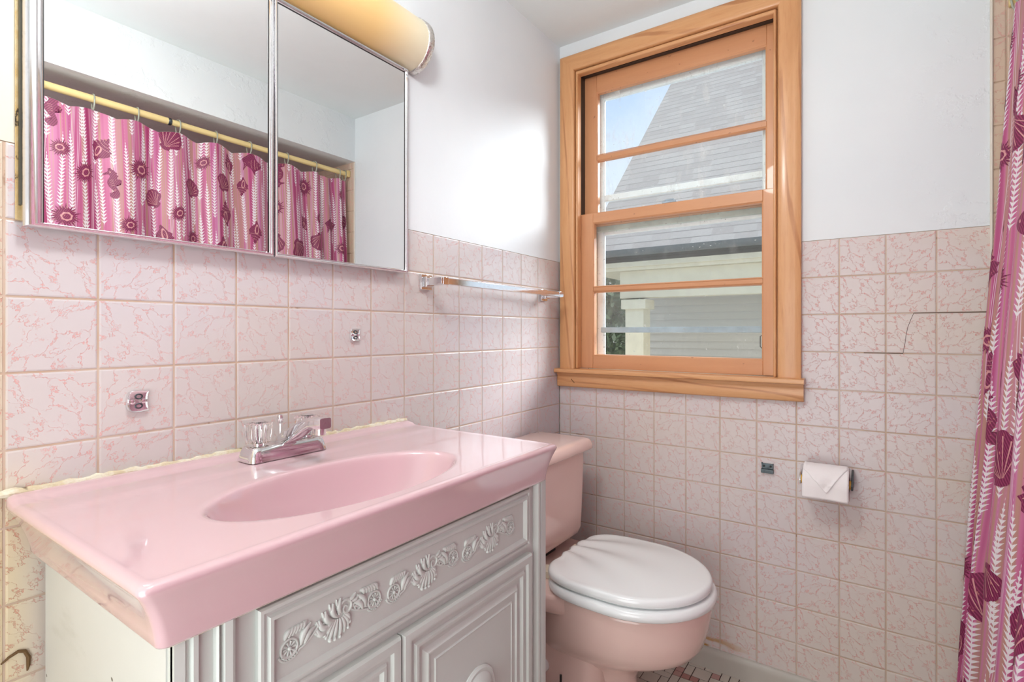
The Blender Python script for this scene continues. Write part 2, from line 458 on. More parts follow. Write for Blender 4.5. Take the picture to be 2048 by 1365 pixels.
# left wall (mirror wall), plane x = 0
bm = B(); box(bm, -.12, -TT - .002, YB - .1, .15, 0, CEILZ)
box(bm, -TT - .002, -.0005, YB, 0, 1.3638, CEILZ)
wl = struct(obj('wall_left', bm, PAINT, smooth=False), 'white painted wall behind the vanity with pink tile below')
backing('grout_bed', wl, -TT - .002, -.0014, YB, 0, 0, 1.3632)
yl = [-.158 - T * k for k in range(20)]; yl = [0.0 - .0] + yl; yl = sorted([y for y in yl if y > YB] + [YB])
tiled('tile_wainscot', wl, TILE_L, lambda u, v, h: (-TT + h, u, v), yl, zl, seed=4)
# rust-brown hook-shaped mark, low on the left wall
pts = [(.001, -1.585, .627), (.0015, -1.577, .633), (.002, -1.567, .637), (.002, -1.560, .634), (.002, -1.556, .624), (.0015, -1.556, .612), (.001, -1.557, .604)]
bm = B(); tube(bm, pts, [.001, .0018, .0022, .0026, .0028, .0024, .001], 6); o = obj('rust_mark', bm, RUST, wl); o['label'] = 'brown hook-shaped rust mark'
# far wall with the window, plane y = 0
WX0, WX1, WZ0, WZ1 = .066, .772, .945, 2.086
bm = B()
for x0, x1, z0, z1 in ((-.12, WX0, 0, CEILZ), (WX1, XR + .12, 0, CEILZ), (WX0, WX1, 0, WZ0), (WX0, WX1, WZ1, CEILZ)):
    box(bm, x0, x1, TT + .002, .115, z0, z1)
for x0, x1, z0, z1 in ((0, WX0, 1.3638, CEILZ), (WX1, XT, 1.3638, CEILZ), (WX0, WX1, WZ1, CEILZ)):
    box(bm, x0, x1, .0005, TT + .002, z0, z1)
wf = struct(obj('wall_far', bm, PAINT, smooth=False), 'white painted wall around the window with pink tile below')
for x0, x1, z0, z1 in ((0, WX0, 0, 1.3632), (WX1, XT, 0, 1.3632), (WX0, WX1, 0, WZ0), (XT, XR, 0, 2.0)):
    backing('grout_bed', wf, x0, x1, .0014, TT + .002, z0, z1)
xl = [0.0] + [.1549 + T * k for k in range(-1, 11)]
tiled('tile_wainscot', wf, TILE_F, lambda u, v, h: (u, TT - h, v), xl, zl, hole=(WX0, WX1, WZ0, 3), seed=11)
# crack across one tile, and dark joints leading away from it
bm = B(); pts = [(1.0925, -.0002, 1.1455), (1.086, -.0003, 1.128), (1.079, -.0003, 1.106), (1.0755, -.0003, 1.085), (1.073, -.0003, 1.062), (1.069, -.0003, 1.0365)]
tube(bm, pts, .0005, 5); tube(bm, [(1.093, .0007, 1.1448), (1.14, .0007, 1.1447), (1.247, .0007, 1.1449)], .0009, 5); tube(bm, [(1.069, .0009, 1.0355), (1.02, .0010, 1.0353), (.98, .0012, 1.0352)], .0008, 5)
o = obj('tile_crack', bm, CRACK, wf); o['label'] = 'dark crack across a tile'
# tub alcove tiling (a slightly raised field that runs up under the soffit)
al = [XT + .002, XT + .03] + [XT + .03 + T * k for k in range(1, 8)]
zal = sorted([1.3638 + .030 + T * k for k in range(-13, 6)]); zal = [0.0] + [z for z in zal if z > .03] + [2.0]
tiled('alcove_tile', wf, TILE_A, lambda u, v, h: (u, TT - .009 - h + .008, v), al, zal, seed=21)
bm = B(); tube(bm, [(XT + .0015, -.003, .0), (XT + .0015, -.003, 1.97)], .0035, 8); obj('edge_bead', bm, m_plain('pale_edge_bead', srgb(226, 218, 206), .5), wf)
# alcove wall, near wall with the doorway
bm = B(); box(bm, XR, XR + .1, YB, TT, 0, CEILZ)
wr_ = struct(obj('wall_right', bm, m_plain('alcove_wall_paint', srgb(240, 204, 186), .6), smooth=False), 'tan wall of the tub alcove')
bm = B()
for x0, x1, z0, z1 in ((-.12, .38, 0, CEILZ), (1.22, XR, 0, CEILZ), (.38, 1.22, 2.12, CEILZ)): box(bm, x0, x1, YB - .1, YB, z0, z1)
box(bm, .38, 1.22, YB - .1, YB - .06, 0, 2.12)
struct(obj('wall_near', bm, PAINT, smooth=False), 'painted wall with the doorway behind the camera')
# soffit over the tub
bm = B(); box(bm, XT, XR, YB, .0005, 1.974, CEILZ); struct(obj('wall_soffit', bm, PAINT, smooth=False), 'white boxed soffit above the shower rod')
# floor: small mosaic in cream and pink with dark joints
bm = B(); box(bm, -.01, XR, YB, TT, -.06, -.0018)
fl = struct(obj('floor', bm, FLOOR_G, smooth=False), 'small mosaic floor in cream and pink')
bm = B(); rr = random.Random(3); U = .0262; nx, ny = int(XT / U), int(2.2 / U); occ = set()
def mos(x, y, w, h, mi):
    x0, x1, y0, y1 = x * U + .0014, (x + w) * U - .0014, -y * U - .0014, -(y + h) * U + .0014
    r = [[(x0, y0, -.0018), (x1, y0, -.0018), (x1, y1, -.0018), (x0, y1, -.0018)], [(x0, y0, -.0006), (x1, y0, -.0006), (x1, y1, -.0006), (x0, y1, -.0006)],
         [(x0 + .001, y0 - .001, 0), (x1 - .001, y0 - .001, 0), (x1 - .001, y1 + .001, 0), (x0 + .001, y1 + .001, 0)]]
    n0 = len(bm.faces); loft(bm, r, False, True); bm.faces.ensure_lookup_table()
    for f in bm.faces[n0:]: f.material_index = mi
for y in range(ny):
    for x in range(nx):
        if (x, y) in occ: continue
        opts = []
        def free(w, h): return all((x + i, y + j) not in occ and x + i < nx and y + j < ny for i in range(w) for j in range(h))
        if free(2, 2) and rr.random() < .30: w, h, mi = 2, 2, 0
        elif free(2, 1) and rr.random() < .42: w, h, mi = 2, 1, 0
        elif free(1, 2) and rr.random() < .42: w, h, mi = 1, 2, 0
        else: w, h, mi = 1, 1, rr.choice((1, 1, 2, 0))
        for i in range(w):
            for j in range(h): occ.add((x + i, y + j))
        mos(x, y, w, h, mi)
obj('mosaic', bm, None, fl, smooth=False, mats=FLOOR_C)
# tile base along the far and left walls
bm = B()
prof = [(0, 0), (-.013, 0), (-.0125, .045), (-.010, .060), (-.006, .0655), (0, .066)]
loft(bm, [[(x, y, z) for y, z in prof] for x in (0.0, XT)])
struct(obj('baseboard_far', bm, BASEB, angle=60), 'grey ceramic base strip under the tile')
bm = B(); loft(bm, [[(-y, yy, z) for y, z in prof] for yy in (YB, -.014)])
struct(obj('baseboard_left', bm, BASEB, angle=60), 'grey ceramic base strip under the mirror wall')

# ---------------------------------------------------------------- window
win = bpy.data.objects.new('window_1', None); col.objects.link(win); struct(win, 'oak framed double hung window with storm sash'); win['category'] = 'window'
OX0, OX1, OZ0, OZ1 = .074, .763, .956, 2.078
def cbox(name, mat_, *b, bevel=.0015, parent=win):
    bm = B()
    for q in b: box(bm, *q)
    return obj(name, bm, mat_, parent, bevel=bevel, smooth=True)
# casing with a rounded inner edge (profile extruded, mitred at the head)
def casing(name, mat_, a, b, inner, width, vertical, mit=(0, 0)):
    # profile across the board: (offset from inner edge outward, y)
    pr_ = [(0, .004), (0, -.014), (.002, -.0195), (.006, -.0215), (.012, -.0225), (.040, -.0225), (.046, -.021), (width - .004, -.021), (width, -.018), (width, .004)]
    bm = B(); rings = []
    for end, sgn in ((a, 0), (b, 1)):
        ring = []
        for d, y in pr_:
            off = d * mit[sgn]
            if vertical: ring.append((inner[0] + inner[1] * d, y, end + off))
            else: ring.append((end + off, y, inner[0] + inner[1] * d))
        rings.append(ring)
    loft(bm, rings); return obj(name, bm, mat_, win, angle=50)
casing('casing', WOOD_V, OZ0, OZ1, (OX0, -1), .062, True, (0, 1))
casing('casing', WOOD_V, OZ0, OZ1, (OX1, 1), .063, True, (0, 1))
casing('casing', WOOD_H, OX0, OX1, (OZ1, 1), .062, False, (-1, 1))
# jambs
cbox('jamb', WOOD_V, (WX0 + .0005, OX0 + .004, .0, .110, OZ0, OZ1), bevel=0)
cbox('jamb', WOOD_V, (OX1 - .004, WX1 - .0005, .0, .110, OZ0, OZ1), bevel=0)
cbox('jamb', WOOD_H, (OX0, OX1, .0, .110, OZ1 - .004, WZ1 - .0005), bevel=0)
cbox('stop_bead', WOOD_V, (OX0 + .003, OX0 + .012, -.016, .016, OZ0, OZ1 - .004), (OX1 - .012, OX1 - .003, -.016, .016, OZ0, OZ1 - .004), bevel=.004)
cbox('stop_bead', WOOD_H, (OX0 + .004, OX1 - .004, -.016, .016, OZ1 - .016, OZ1 - .003), bevel=.004)
cbox('weatherstrip', DARKTRACK, (OX0 + .0035, OX0 + .008, .016, .053, 1.45, OZ1 - .004), (OX0 + .004, OX1 - .004, .035, .053, OZ1 - .0065, OZ1 - .0035), bevel=0)
# stool and apron
bm = B(); pf = [(.014, .9395), (-.040, .9395), (-.046, .942), (-.0475, .948), (-.046, .954), (-.041, .956), (.014, .9562)]
loft(bm, [[(x, y, z) for y, z in pf] for x in (.0015, .836)]); obj('stool', bm, WOOD_H, win, angle=50)
bm = B(); pf = [(-.0006, .887), (-.018, .887), (-.0215, .891), (-.022, .920), (-.0195, .928), (-.024, .9345), (-.024, .9394), (-.0006, .9394)]
loft(bm, [[(x, y, z) for y, z in pf] for x in (.002, .833)]); obj('apron', bm, WOOD_H, win, angle=50)
bm = B(); tube(bm, [(.063, -.0228, .917), (.0695, -.0232, .909), (.0765, -.0228, .903)], .0011, 6); o = obj('nail', bm, RUST, win)
# sashes
def sash(name, label, x0, x1, z0, z1, y0, y1, gx0, gx1, gz0, gz1, mz0, mz1, glassmat):
    # stiles, rails and the muntin each a mesh of its own
    s = bpy.data.objects.new(name, None); col.objects.link(s); s.parent = win
    def piece(nm, mt, q):
        bm = B(); box(bm, *q); o = obj(nm, bm, mt, s, bevel=.0018); return o
    piece('stile', SASH_V, (x0, gx0, y0, y1, z0, z1)); piece('stile', SASH_V, (gx1, x1, y0, y1, z0, z1))
    piece('rail', SASH_H, (gx0, gx1, y0, y1, z0, gz0)); piece('rail', SASH_H, (gx0, gx1, y0, y1, gz1, z1))
    piece('muntin', SASH_H, (gx0, gx1, y0 + .002, y1 - .004, mz0, mz1))
    # sloped putty / glazing bead round each pane
    bm = B(); yg = y0 + .016
    for a, b in ((gz0, mz0), (mz1, gz1)):
        M = lambda u, v, h: (u, h, v)
        frame(bm, gx0 - .0005, gx1 + .0005, a - .0005, b + .0005, [(0, y0 + .001), (.004, y0 + .004), (.006, yg)], M, fill=False)
    obj('glazing_bead', bm, SASH_H, s)
    for a, b in ((gz0, mz0), (mz1, gz1)):
        bm = B(); box(bm, gx0 + .001, gx1 - .001, yg, yg + .002, a + .001, b - .001); obj('pane', bm, glassmat, s, smooth=False)
    if label: s['label'] = label
    return s
lower = sash('lower_sash', 'lower sash', .081, .756, .957, 1.540, .018, .052, .133, .717, 1.005, 1.503, 1.246, 1.262, GLASS_L)
upper = sash('upper_sash', 'upper sash', .081, .756, 1.500, 2.0725, .054, .086, .131, .722, 1.540, 2.007, 1.748, 1.767, GLASS_U)
# pieces of the storm window outside
st = bpy.data.objects.new('storm_window', None); col.objects.link(st); st.parent = win
def sp(nm, mt, *q, bevel=.001):
    bm = B()
    for b_ in q: box(bm, *b_)
    return obj(nm, bm, mt, st, bevel=bevel)
sp('frame', ALU_G, (WX0 + .001, .112, .118, .145, .93, 2.09), (.727, WX1 - .001, .118, .145, .93, 2.09), (.112, .727, .118, .145, 2.035, 2.09), (.112, .727, .118, .145, .93, .965))
sp('frame', ALU, (.112, .137, .100, .122, .962, 2.036), (.702, .727, .100, .122, .962, 2.036), (.137, .702, .100, .122, 1.994, 2.036), bevel=.002)
sp('frame_lip', ALU, (.137, .142, .104, .112, .962, 1.994), bevel=.0005)
sp('rail', ALU, (.142, .702, .104, .122, 1.600, 1.624), (.142, .702, .100, .104, 1.600, 1.6035), bevel=.002)
sp('rail', ALU_G, (.112, .727, .094, .118, 1.480, 1.530), bevel=.004)
sp('rail', ALU, (.140, .702, .100, .120, 1.468, 1.483), bevel=.002)
sp('screen_bar', ALU_B, (.128, .704, .097, .112, 1.0915, 1.112), bevel=.002)
SG = m_glass('storm_glass', tint=(.90, .93, .96), dirt=.07, spots=False)
for za, zb in ((1.103, 1.602), (1.618, 1.998)):
    bm = B(); box(bm, .137, .702, .110, .112, za, zb); obj('pane', bm, SG, st, smooth=False)
for x, s in ((.140, 1), (.697, -1)):
    bm = B(); tube(bm, [(x, .098, 1.082), (x + .012 * s, .098, 1.082), (x + .012 * s, .098, 1.035), (x, .098, 1.035)] if s > 0 else [(x + .004, .098, 1.082), (x - .001, .098, 1.080), (x - .001, .098, 1.046), (x + .005, .098, 1.040)], .0013, 6)
    obj('clip', bm, BLACK, st)
bm = B(); box(bm, .395, .445, .02, .045, 1.540, 1.548); box(bm, .405, .435, .022, .036, 1.548, 1.554); obj('sash_lock', bm, ALU_B, lower, bevel=.002)
for o in st.children: pass

# ---------------------------------------------------------------- outside: neighbouring house and trees
def m_shingle():
    k = NT('asphalt_shingles'); p = k.gen(); s_ = k.sep(p)
    along = k.math('MULTIPLY', s_['Z'], 1.0 / .105)
    row = k.math('FLOOR', along); fr = k.math('FRACT', along)
    xs = k.math('ADD', k.math('MULTIPLY', s_['X'], 1 / .24), k.math('MULTIPLY', k.math('FRACT', k.math('MULTIPLY', row, .371)), 3.0))
    nd = k.n('ShaderNodeTexWhiteNoise', noise_dimensions='2D'); k.put(nd.inputs['Vector'], k.comb(k.math('FLOOR', xs), row))
    c = k.mix(nd.outputs[0], srgb(178, 167, 160), srgb(198, 188, 180))
    edge = k.math('MULTIPLY', k.ss(fr, .16, .04), k.ss(nd.outputs[0], .15, .6, .4, 1))
    c = k.mix(k.math('MULTIPLY', edge, .75), c, srgb(84, 76, 76))
    c = k.mix(k.math('MULTIPLY', k.noise(p, 40, 3), .3), c, srgb(120, 112, 112))
    return k.fin(c, .9)
SHINGLE = m_shingle()
def m_siding():
    k = NT('grey_clapboard'); p = k.gen(); n = k.noise(k.mapping(p, sc=(.5, 1, 8)), 2, 3)
    return k.fin(k.mix(n, srgb(186, 182, 176), srgb(200, 196, 188)), .8)
SIDING = m_siding(); TRIMC = m_plain('cream_house_trim', srgb(216, 206, 180), .6); GUTTER = m_plain('dark_gutter', srgb(70, 78, 84), .5)
hs = thing('neighbour_house', 'grey clapboard house with steep shingled roof seen through the window', 'house', (-.9, 4.5, -.6))
XH0, XH1 = -2.18, 1.2
bm = B(); ze = 2.12
loft(bm, [[(x, 4.42, ze - .02), (x, 9.9, ze - .02 + 5.48), (x, 9.9, ze - .16 + 5.48), (x, 4.42, ze - .16)] for x in (XH0, XH1)])
obj('roof', bm, SHINGLE, hs, smooth=False)
bm = B(); loft(bm, [[(x, 4.42 + .10 * math.cos(a) - .10, ze - .03 + .07 * math.sin(a)) for a in [PI + PI * i / 8 for i in range(9)]] for x in (XH0, XH1)]); obj('gutter', bm, GUTTER, hs, angle=60)
bm = B(); box(bm, XH0, XH1, 4.42, 4.46, 1.90, 2.04); box(bm, XH0 + .05, XH1, 4.46, 4.52, 1.86, 1.93); obj('fascia', bm, TRIMC, hs, bevel=.004)
bm = B(); box(bm, -1.70, XH1, 4.56, 4.72, 1.52, 1.86); obj('porch_beam', bm, TRIMC, hs, bevel=.004)
bm = B(); box(bm, XH0 + .05, XH1, 4.5, 6.05, 1.86, 1.88); obj('soffit_board', bm, TRIMC, hs, smooth=False)
bm = B(); box(bm, -1.62, -1.38, 4.54, 4.78, -.6, 1.50); box(bm, -1.66, -1.34, 4.50, 4.82, 1.38, 1.50); obj('porch_post', bm, TRIMC, hs, bevel=.006)
bm = B(); z = -.6
while z < 1.86:
    loft(bm, [[(x, 6.0, z), (x, 5.955, z), (x, 5.985, z + .104), (x, 6.0, z + .104)] for x in (-1.90, XH1)]); z += .104
box(bm, -1.90, XH1, 6.0, 6.1, -.6, 1.86)
obj('clapboard_wall', bm, SIDING, hs, smooth=False)
def foliage(name, label, cat, c0, spread, n, colr, seed, trunk=True, group=None, leaf=.09):
    rr = random.Random(seed); t = thing(name, label, cat, (c0[0], c0[1], -.6), group)
    bm = B()
    for i in range(n):
        d = Vector((rr.gauss(0, 1), rr.gauss(0, 1), rr.gauss(0, 1))).normalized() * (rr.random() ** .4)
        p = Vector(c0) + Vector((d.x * spread[0], d.y * spread[1], d.z * spread[2]))
        u = Vector((rr.gauss(0, 1), rr.gauss(0, 1), rr.gauss(0, 1))).normalized(); w = u.orthogonal().normalized()
        L = leaf * rr.uniform(.6, 1.2)
        vs = [bm.verts.new(p + u * L), bm.verts.new(p + w * L * .45 + u * .1 * L), bm.verts.new(p - u * L), bm.verts.new(p - w * L * .45 + u * .1 * L)]
        bm.faces.new(vs)
    o = obj('foliage', bm, colr, t, smooth=False)
    bm = B(); tube(bm, [(c0[0], c0[1], -.6), (c0[0] + .03, c0[1], c0[2] * .5), (c0[0], c0[1], c0[2] + spread[2] * .3)], [.10, .07, .03], 8); obj('trunk', bm, RUST, t)
    return t
LEAF = m_plain('dark_leaves', srgb(92, 112, 80), .7, vary=.3, nscale=6)
LEAF2 = m_plain('lighter_leaves', srgb(120, 136, 100), .7, vary=.3, nscale=6)
foliage('garden_tree', 'dark green tree beside the porch post, nearest the neighbour house', 'tree', (-3.0, 6.6, 1.2), (.9, .9, 1.1), 2600, LEAF, 5)
foliage('garden_tree', 'paler green tree standing behind the dark tree left of the porch', 'tree', (-4.2, 9.6, 1.8), (1.3, 1.2, 1.5), 2200, LEAF2, 6)
bm = B(); box(bm, -14, 10, .9, 24, -.72, -.6); o = obj('ground_outside', bm, m_plain('garden_ground', srgb(205, 200, 188), .9, vary=.10, nscale=2), smooth=False); struct(o, 'garden ground outside the window')

# ---------------------------------------------------------------- mirror cabinet
mc = thing('mirror_cabinet', 'chrome framed medicine cabinet with two mirror doors above the pink vanity', 'mirror cabinet', (0, -1.2, 1.245))
MY0, MY1, MYM, MZ0, MZ1 = -1.566, -.823, -1.189, 1.244, 1.768
bm = B(); box(bm, .0006, .012, MY0 + .004, MY1 - .004, MZ0 + .004, MZ1 - .002); obj('cabinet_body', bm, WHITE_CAB, mc, bevel=.001)
bm = B(); box(bm, .0006, .0035, MY0 - .0045, MY0 + .003, 1.254, 1.768); obj('wall_flange', bm, RUSTY, mc, bevel=.001)
bm = B(); box(bm, .0035, .0125, MY0 - .0012, MY0 + .003, 1.275, 1.768); obj('side_gap_strip', bm, m_plain('grimy_green_steel', srgb(92, 92, 80), .5, vary=.2), mc)
def mdoor(y0, y1, lw, rw, bw, tw):
    d = thing('x', '', ''); d.name = 'mirror_door'; del d['label']; del d['category']; d.parent = mc; d.matrix_parent_inverse = Matrix.Translation(-Vector(mc.location))
    bm = B(); g = .0174
    box(bm, .013, g + .0006, y0 + .002, y1 - .002, MZ0 + .003, MZ1 - .003); obj('mirror_glass', bm, MIRROR, d, smooth=False)
    def bar(nm, a, b, w0, side):   # rounded chrome bar
        pass
    # frame as four mitred strips with a half-round section
    bm = B()
    def ringprof(w):
        return [(0, .0125), (0, .0195), (w * .12, .0225), (w * .35, .0245), (w * .62, .0238), (w * .72, .0205), (w * .85, .0205), (w, .0188), (w, .0176)]
    ws = {'b': bw, 'r': rw, 't': tw, 'l': lw}
    steps = len(ringprof(1)); V = []
    for s in range(steps):
        def off(w): return ringprof(w)[s]
        (bl, h), (rl, _), (tl, _), (ll, _) = off(bw), off(rw), off(tw), off(lw)
        V.append([(h, y0 + ll, MZ0 + bl), (h, y1 - rl, MZ0 + bl), (h, y1 - rl, MZ1 - tl), (h, y0 + ll, MZ1 - tl)])
    loft(bm, V, False, False)
    obj('chrome_frame', bm, MAUVE_CHROME, d, angle=35)
    bm = B(); frame(bm, y0 + .0, y1 - .0, MZ0, MZ1, [(0, 0)] * 1, lambda u, v, h: (h, u, v), False) if False else None
    bm.free() if bm else None
    # dark line where the glass meets the frame
    bm = B(); i0 = .0006
    for q in ((y0 + lw - i0, y0 + lw + .0014, MZ0 + bw, MZ1 - tw), (y1 - rw - .0022, y1 - rw + i0, MZ0 + bw, MZ1 - tw), (y0 + lw, y1 - rw, MZ1 - tw - .0022, MZ1 - tw + i0)):
        box(bm, .0175, .0186, *q)
    obj('gasket', bm, BLACK, d, smooth=False)
    return d
mdoor(MY0, MYM, .022, .009, .0085, .009)
mdoor(MYM + .001, MY1, .0075, .008, .0085, .009)

# ---------------------------------------------------------------- light fixture
lf = thing('vanity_light', 'half round yellowed plastic light fixture with hammered chrome end above the mirror', 'light fixture', (0, -1.2, 1.84))
zc, rc = 1.843, .068
ARC = [-PI / 2 + PI * i / 24 for i in range(25)]
bm = B(); loft(bm, [[(.007 + rc * math.cos(a), y, zc + rc * math.sin(a)) for a in ARC] for y in (-1.60, -1.3, -1.0, -.90, -.803)]); obj('shade', bm, SHADE, lf, angle=50)
for ya, yb in ((-.803, -.780), (-1.623, -1.60)):
    bm = B(); loft(bm, [[(.006 + (rc + d) * math.cos(a), y, zc + (rc + d) * math.sin(a)) for a in ARC] for y, d in ((ya, .0012), (ya + .002, .0035), (yb - .004, .0035), (yb, .000))]); obj('end_cap', bm, HAMMERED, lf, angle=50)
bm = B(); box(bm, .0006, .007, -1.60, -.80, zc - rc - .001, zc + rc + .001); obj('back_plate', bm, HAMMERED, lf)

# ---------------------------------------------------------------- vanity cabinet
vc = thing('vanity_cabinet', 'white vanity cabinet with carved drawer front and moulded doors under the pink top', 'cabinet', (.2, -1.18, 0))
CY0, CY1, CX, CZ = -1.540, -.815, .404, .7772
bm = B(); box(bm, .014, CX, CY0, CY0 + .014, .0, CZ); box(bm, .014, CX, CY1 - .014, CY1, .0, CZ); box(bm, .014, CX, CY0 + .014, CY1 - .014, .07, .085); box(bm, .014, .020, CY0 + .014, CY1 - .014, .085, CZ - .08)
obj('body', bm, CABSIDE, vc)
def MF(off):     # maps (y, z, h) to the front face
    return lambda u, v, h: (off + h, u, v)
# face frame
bm = B(); box(bm, CX, CX + .014, CY0 + .001, CY1, .0, CZ); obj('face_frame', bm, WHITE_CAB, vc, bevel=.0015)
# fluted pilasters: vertical profile extruded
def pilaster(y0, pts):
    bm = B(); ring = [(CX + .008, y0 + pts[0][0])] + [(CX + .0146 + h, y0 + d) for d, h in pts] + [(CX + .008, y0 + pts[-1][0])]
    loft(bm, [[(x, y, z) for x, y in ring] for z in (.0, CZ)]); return obj('pilaster', bm, WHITE_CAB, vc, angle=25)
pilaster(CY0 + .001, [(0, .002), (.010, .003), (.012, .0), (.015, .0), (.017, .006), (.022, .006), (.024, .001), (.039, .001), (.040, .006), (.042, .008), (.044, .004), (.046, .003), (.048, .009), (.056, .010), (.060, .007), (.062, 0)])
pilaster(CY1 - .036, [(0, .001), (.003, .005), (.006, .0095), (.012, .010), (.0145, .004), (.0175, .003), (.020, .008), (.034, .0095), (.036, .009)])
# false drawer front
DY0, DY1, DZ0, DZ1 = -1.452, -.873, .655, .772
FX = CX + .014
bm = B(); frame(bm, DY0, DY1, DZ0, DZ1, [(0, 0), (0, .006), (.002, .009), (.006, .009), (.008, .0065), (.011, .0065), (.013, .011), (.017, .011), (.022, .0045), (.024, .0045)], MF(FX))
drawer = obj('drawer_front', bm, WHITE_CAB, vc, angle=25)
# doors
def door(y0, y1, z0, z1, knob_side):
    bm = B(); frame(bm, y0, y1, z0, z1, [(0, 0), (0, .010), (.003, .0145), (.010, .0155), (.016, .014), (.019, .009), (.026, .0085), (.029, .0125), (.034, .0125), (.038, .007), (.046, .0065), (.050, .0085), (.054, .0125), (.0565, .0125), (.059, .0095), (.070, .0095), (.072, .012), (.0745, .0105)], MF(FX))
    d = obj('door', bm, WHITE_CAB, vc, angle=25)
    yc = (y0 + y1) / 2
    bm = B(); lathe(bm, [(.050, .0075), (.050, .0125), (.046, .0160), (.042, .0150), (.040, .0150), (.036, .0185), (.024, .0235), (.012, .025)], (FX, yc + knob_side * .018, KZ), 'x', 40); obj('rosette', bm, WHITE_CAB, d, angle=30)
    bm = B(); lathe(bm, [(.010, .022), (.009, .032), (.015, .037), (.020, .043), (.020, .048), (.014, .053), (.004, .055)], (FX, yc + knob_side * .018, KZ), 'x', 32); obj('knob', bm, SEAT, d, angle=50)
    return d
KZ = .450
d1 = door(-1.452, -1.2340, .10, .641, 0)
d2 = door(-1.2310, -.873, .10, .641, 0)
bm = B(); box(bm, CX + .0145, CX + .0225, -.8715, -.8675, .545, .600); obj('hinge', bm, WHITE_CAB, vc, bevel=.001)
bm = B(); box(bm, CX + .0145, CX + .0225, -.8715, -.8675, .15, .20); obj('hinge', bm, WHITE_CAB, vc, bevel=.001)

# carved scrollwork on the drawer front
def carve(bm, P, r, flat=.75, n=8):
    """half-sunk bead along 2D points P (y, z); thickness r or list"""
    tube(bm, [(FX + .0050, y, z) for y, z in P], r, n)
def spiral(c, r0, r1, a0, turns, n=26):
    return [(c[0] + (r0 + (r1 - r0) * t) * math.cos(a0 + turns * 2 * PI * t), c[1] + (r0 + (r1 - r0) * t) * math.sin(a0 + turns * 2 * PI * t)) for t in [i / n for i in range(n + 1)]]
def rosette(bm, c, r):
    carve(bm, spiral(c, r, r, 0, 1, 22), .0017)
    for k in range(10):
        a = k * 2 * PI / 10; carve(bm, [(c[0] + r * .25 * math.cos(a), c[1] + r * .25 * math.sin(a)), (c[0] + r * .78 * math.cos(a), c[1] + r * .78 * math.sin(a))], [.0009, .0016], n=6)
    lathe(bm, [(r * .24, .002), (r * .22, .0072), (r * .1, .0085)], (FX, c[0], c[1]), 'x', 12)
def leaf(bm, p0, p1, w, bend=.0):
    n = 8; P = []
    dx, dz = p1[0] - p0[0], p1[1] - p0[1]; L = math.hypot(dx, dz) or 1
    for i in range(n + 1):
        t = i / n; s = math.sin(PI * t) * bend
        P.append((p0[0] + dx * t - dz / L * s, p0[1] + dz * t + dx / L * s))
    carve(bm, P, [w * (.25 + .95 * math.sin(PI * (.12 + .80 * i / n)) ** 1.2) for i in range(n + 1)], n=8)
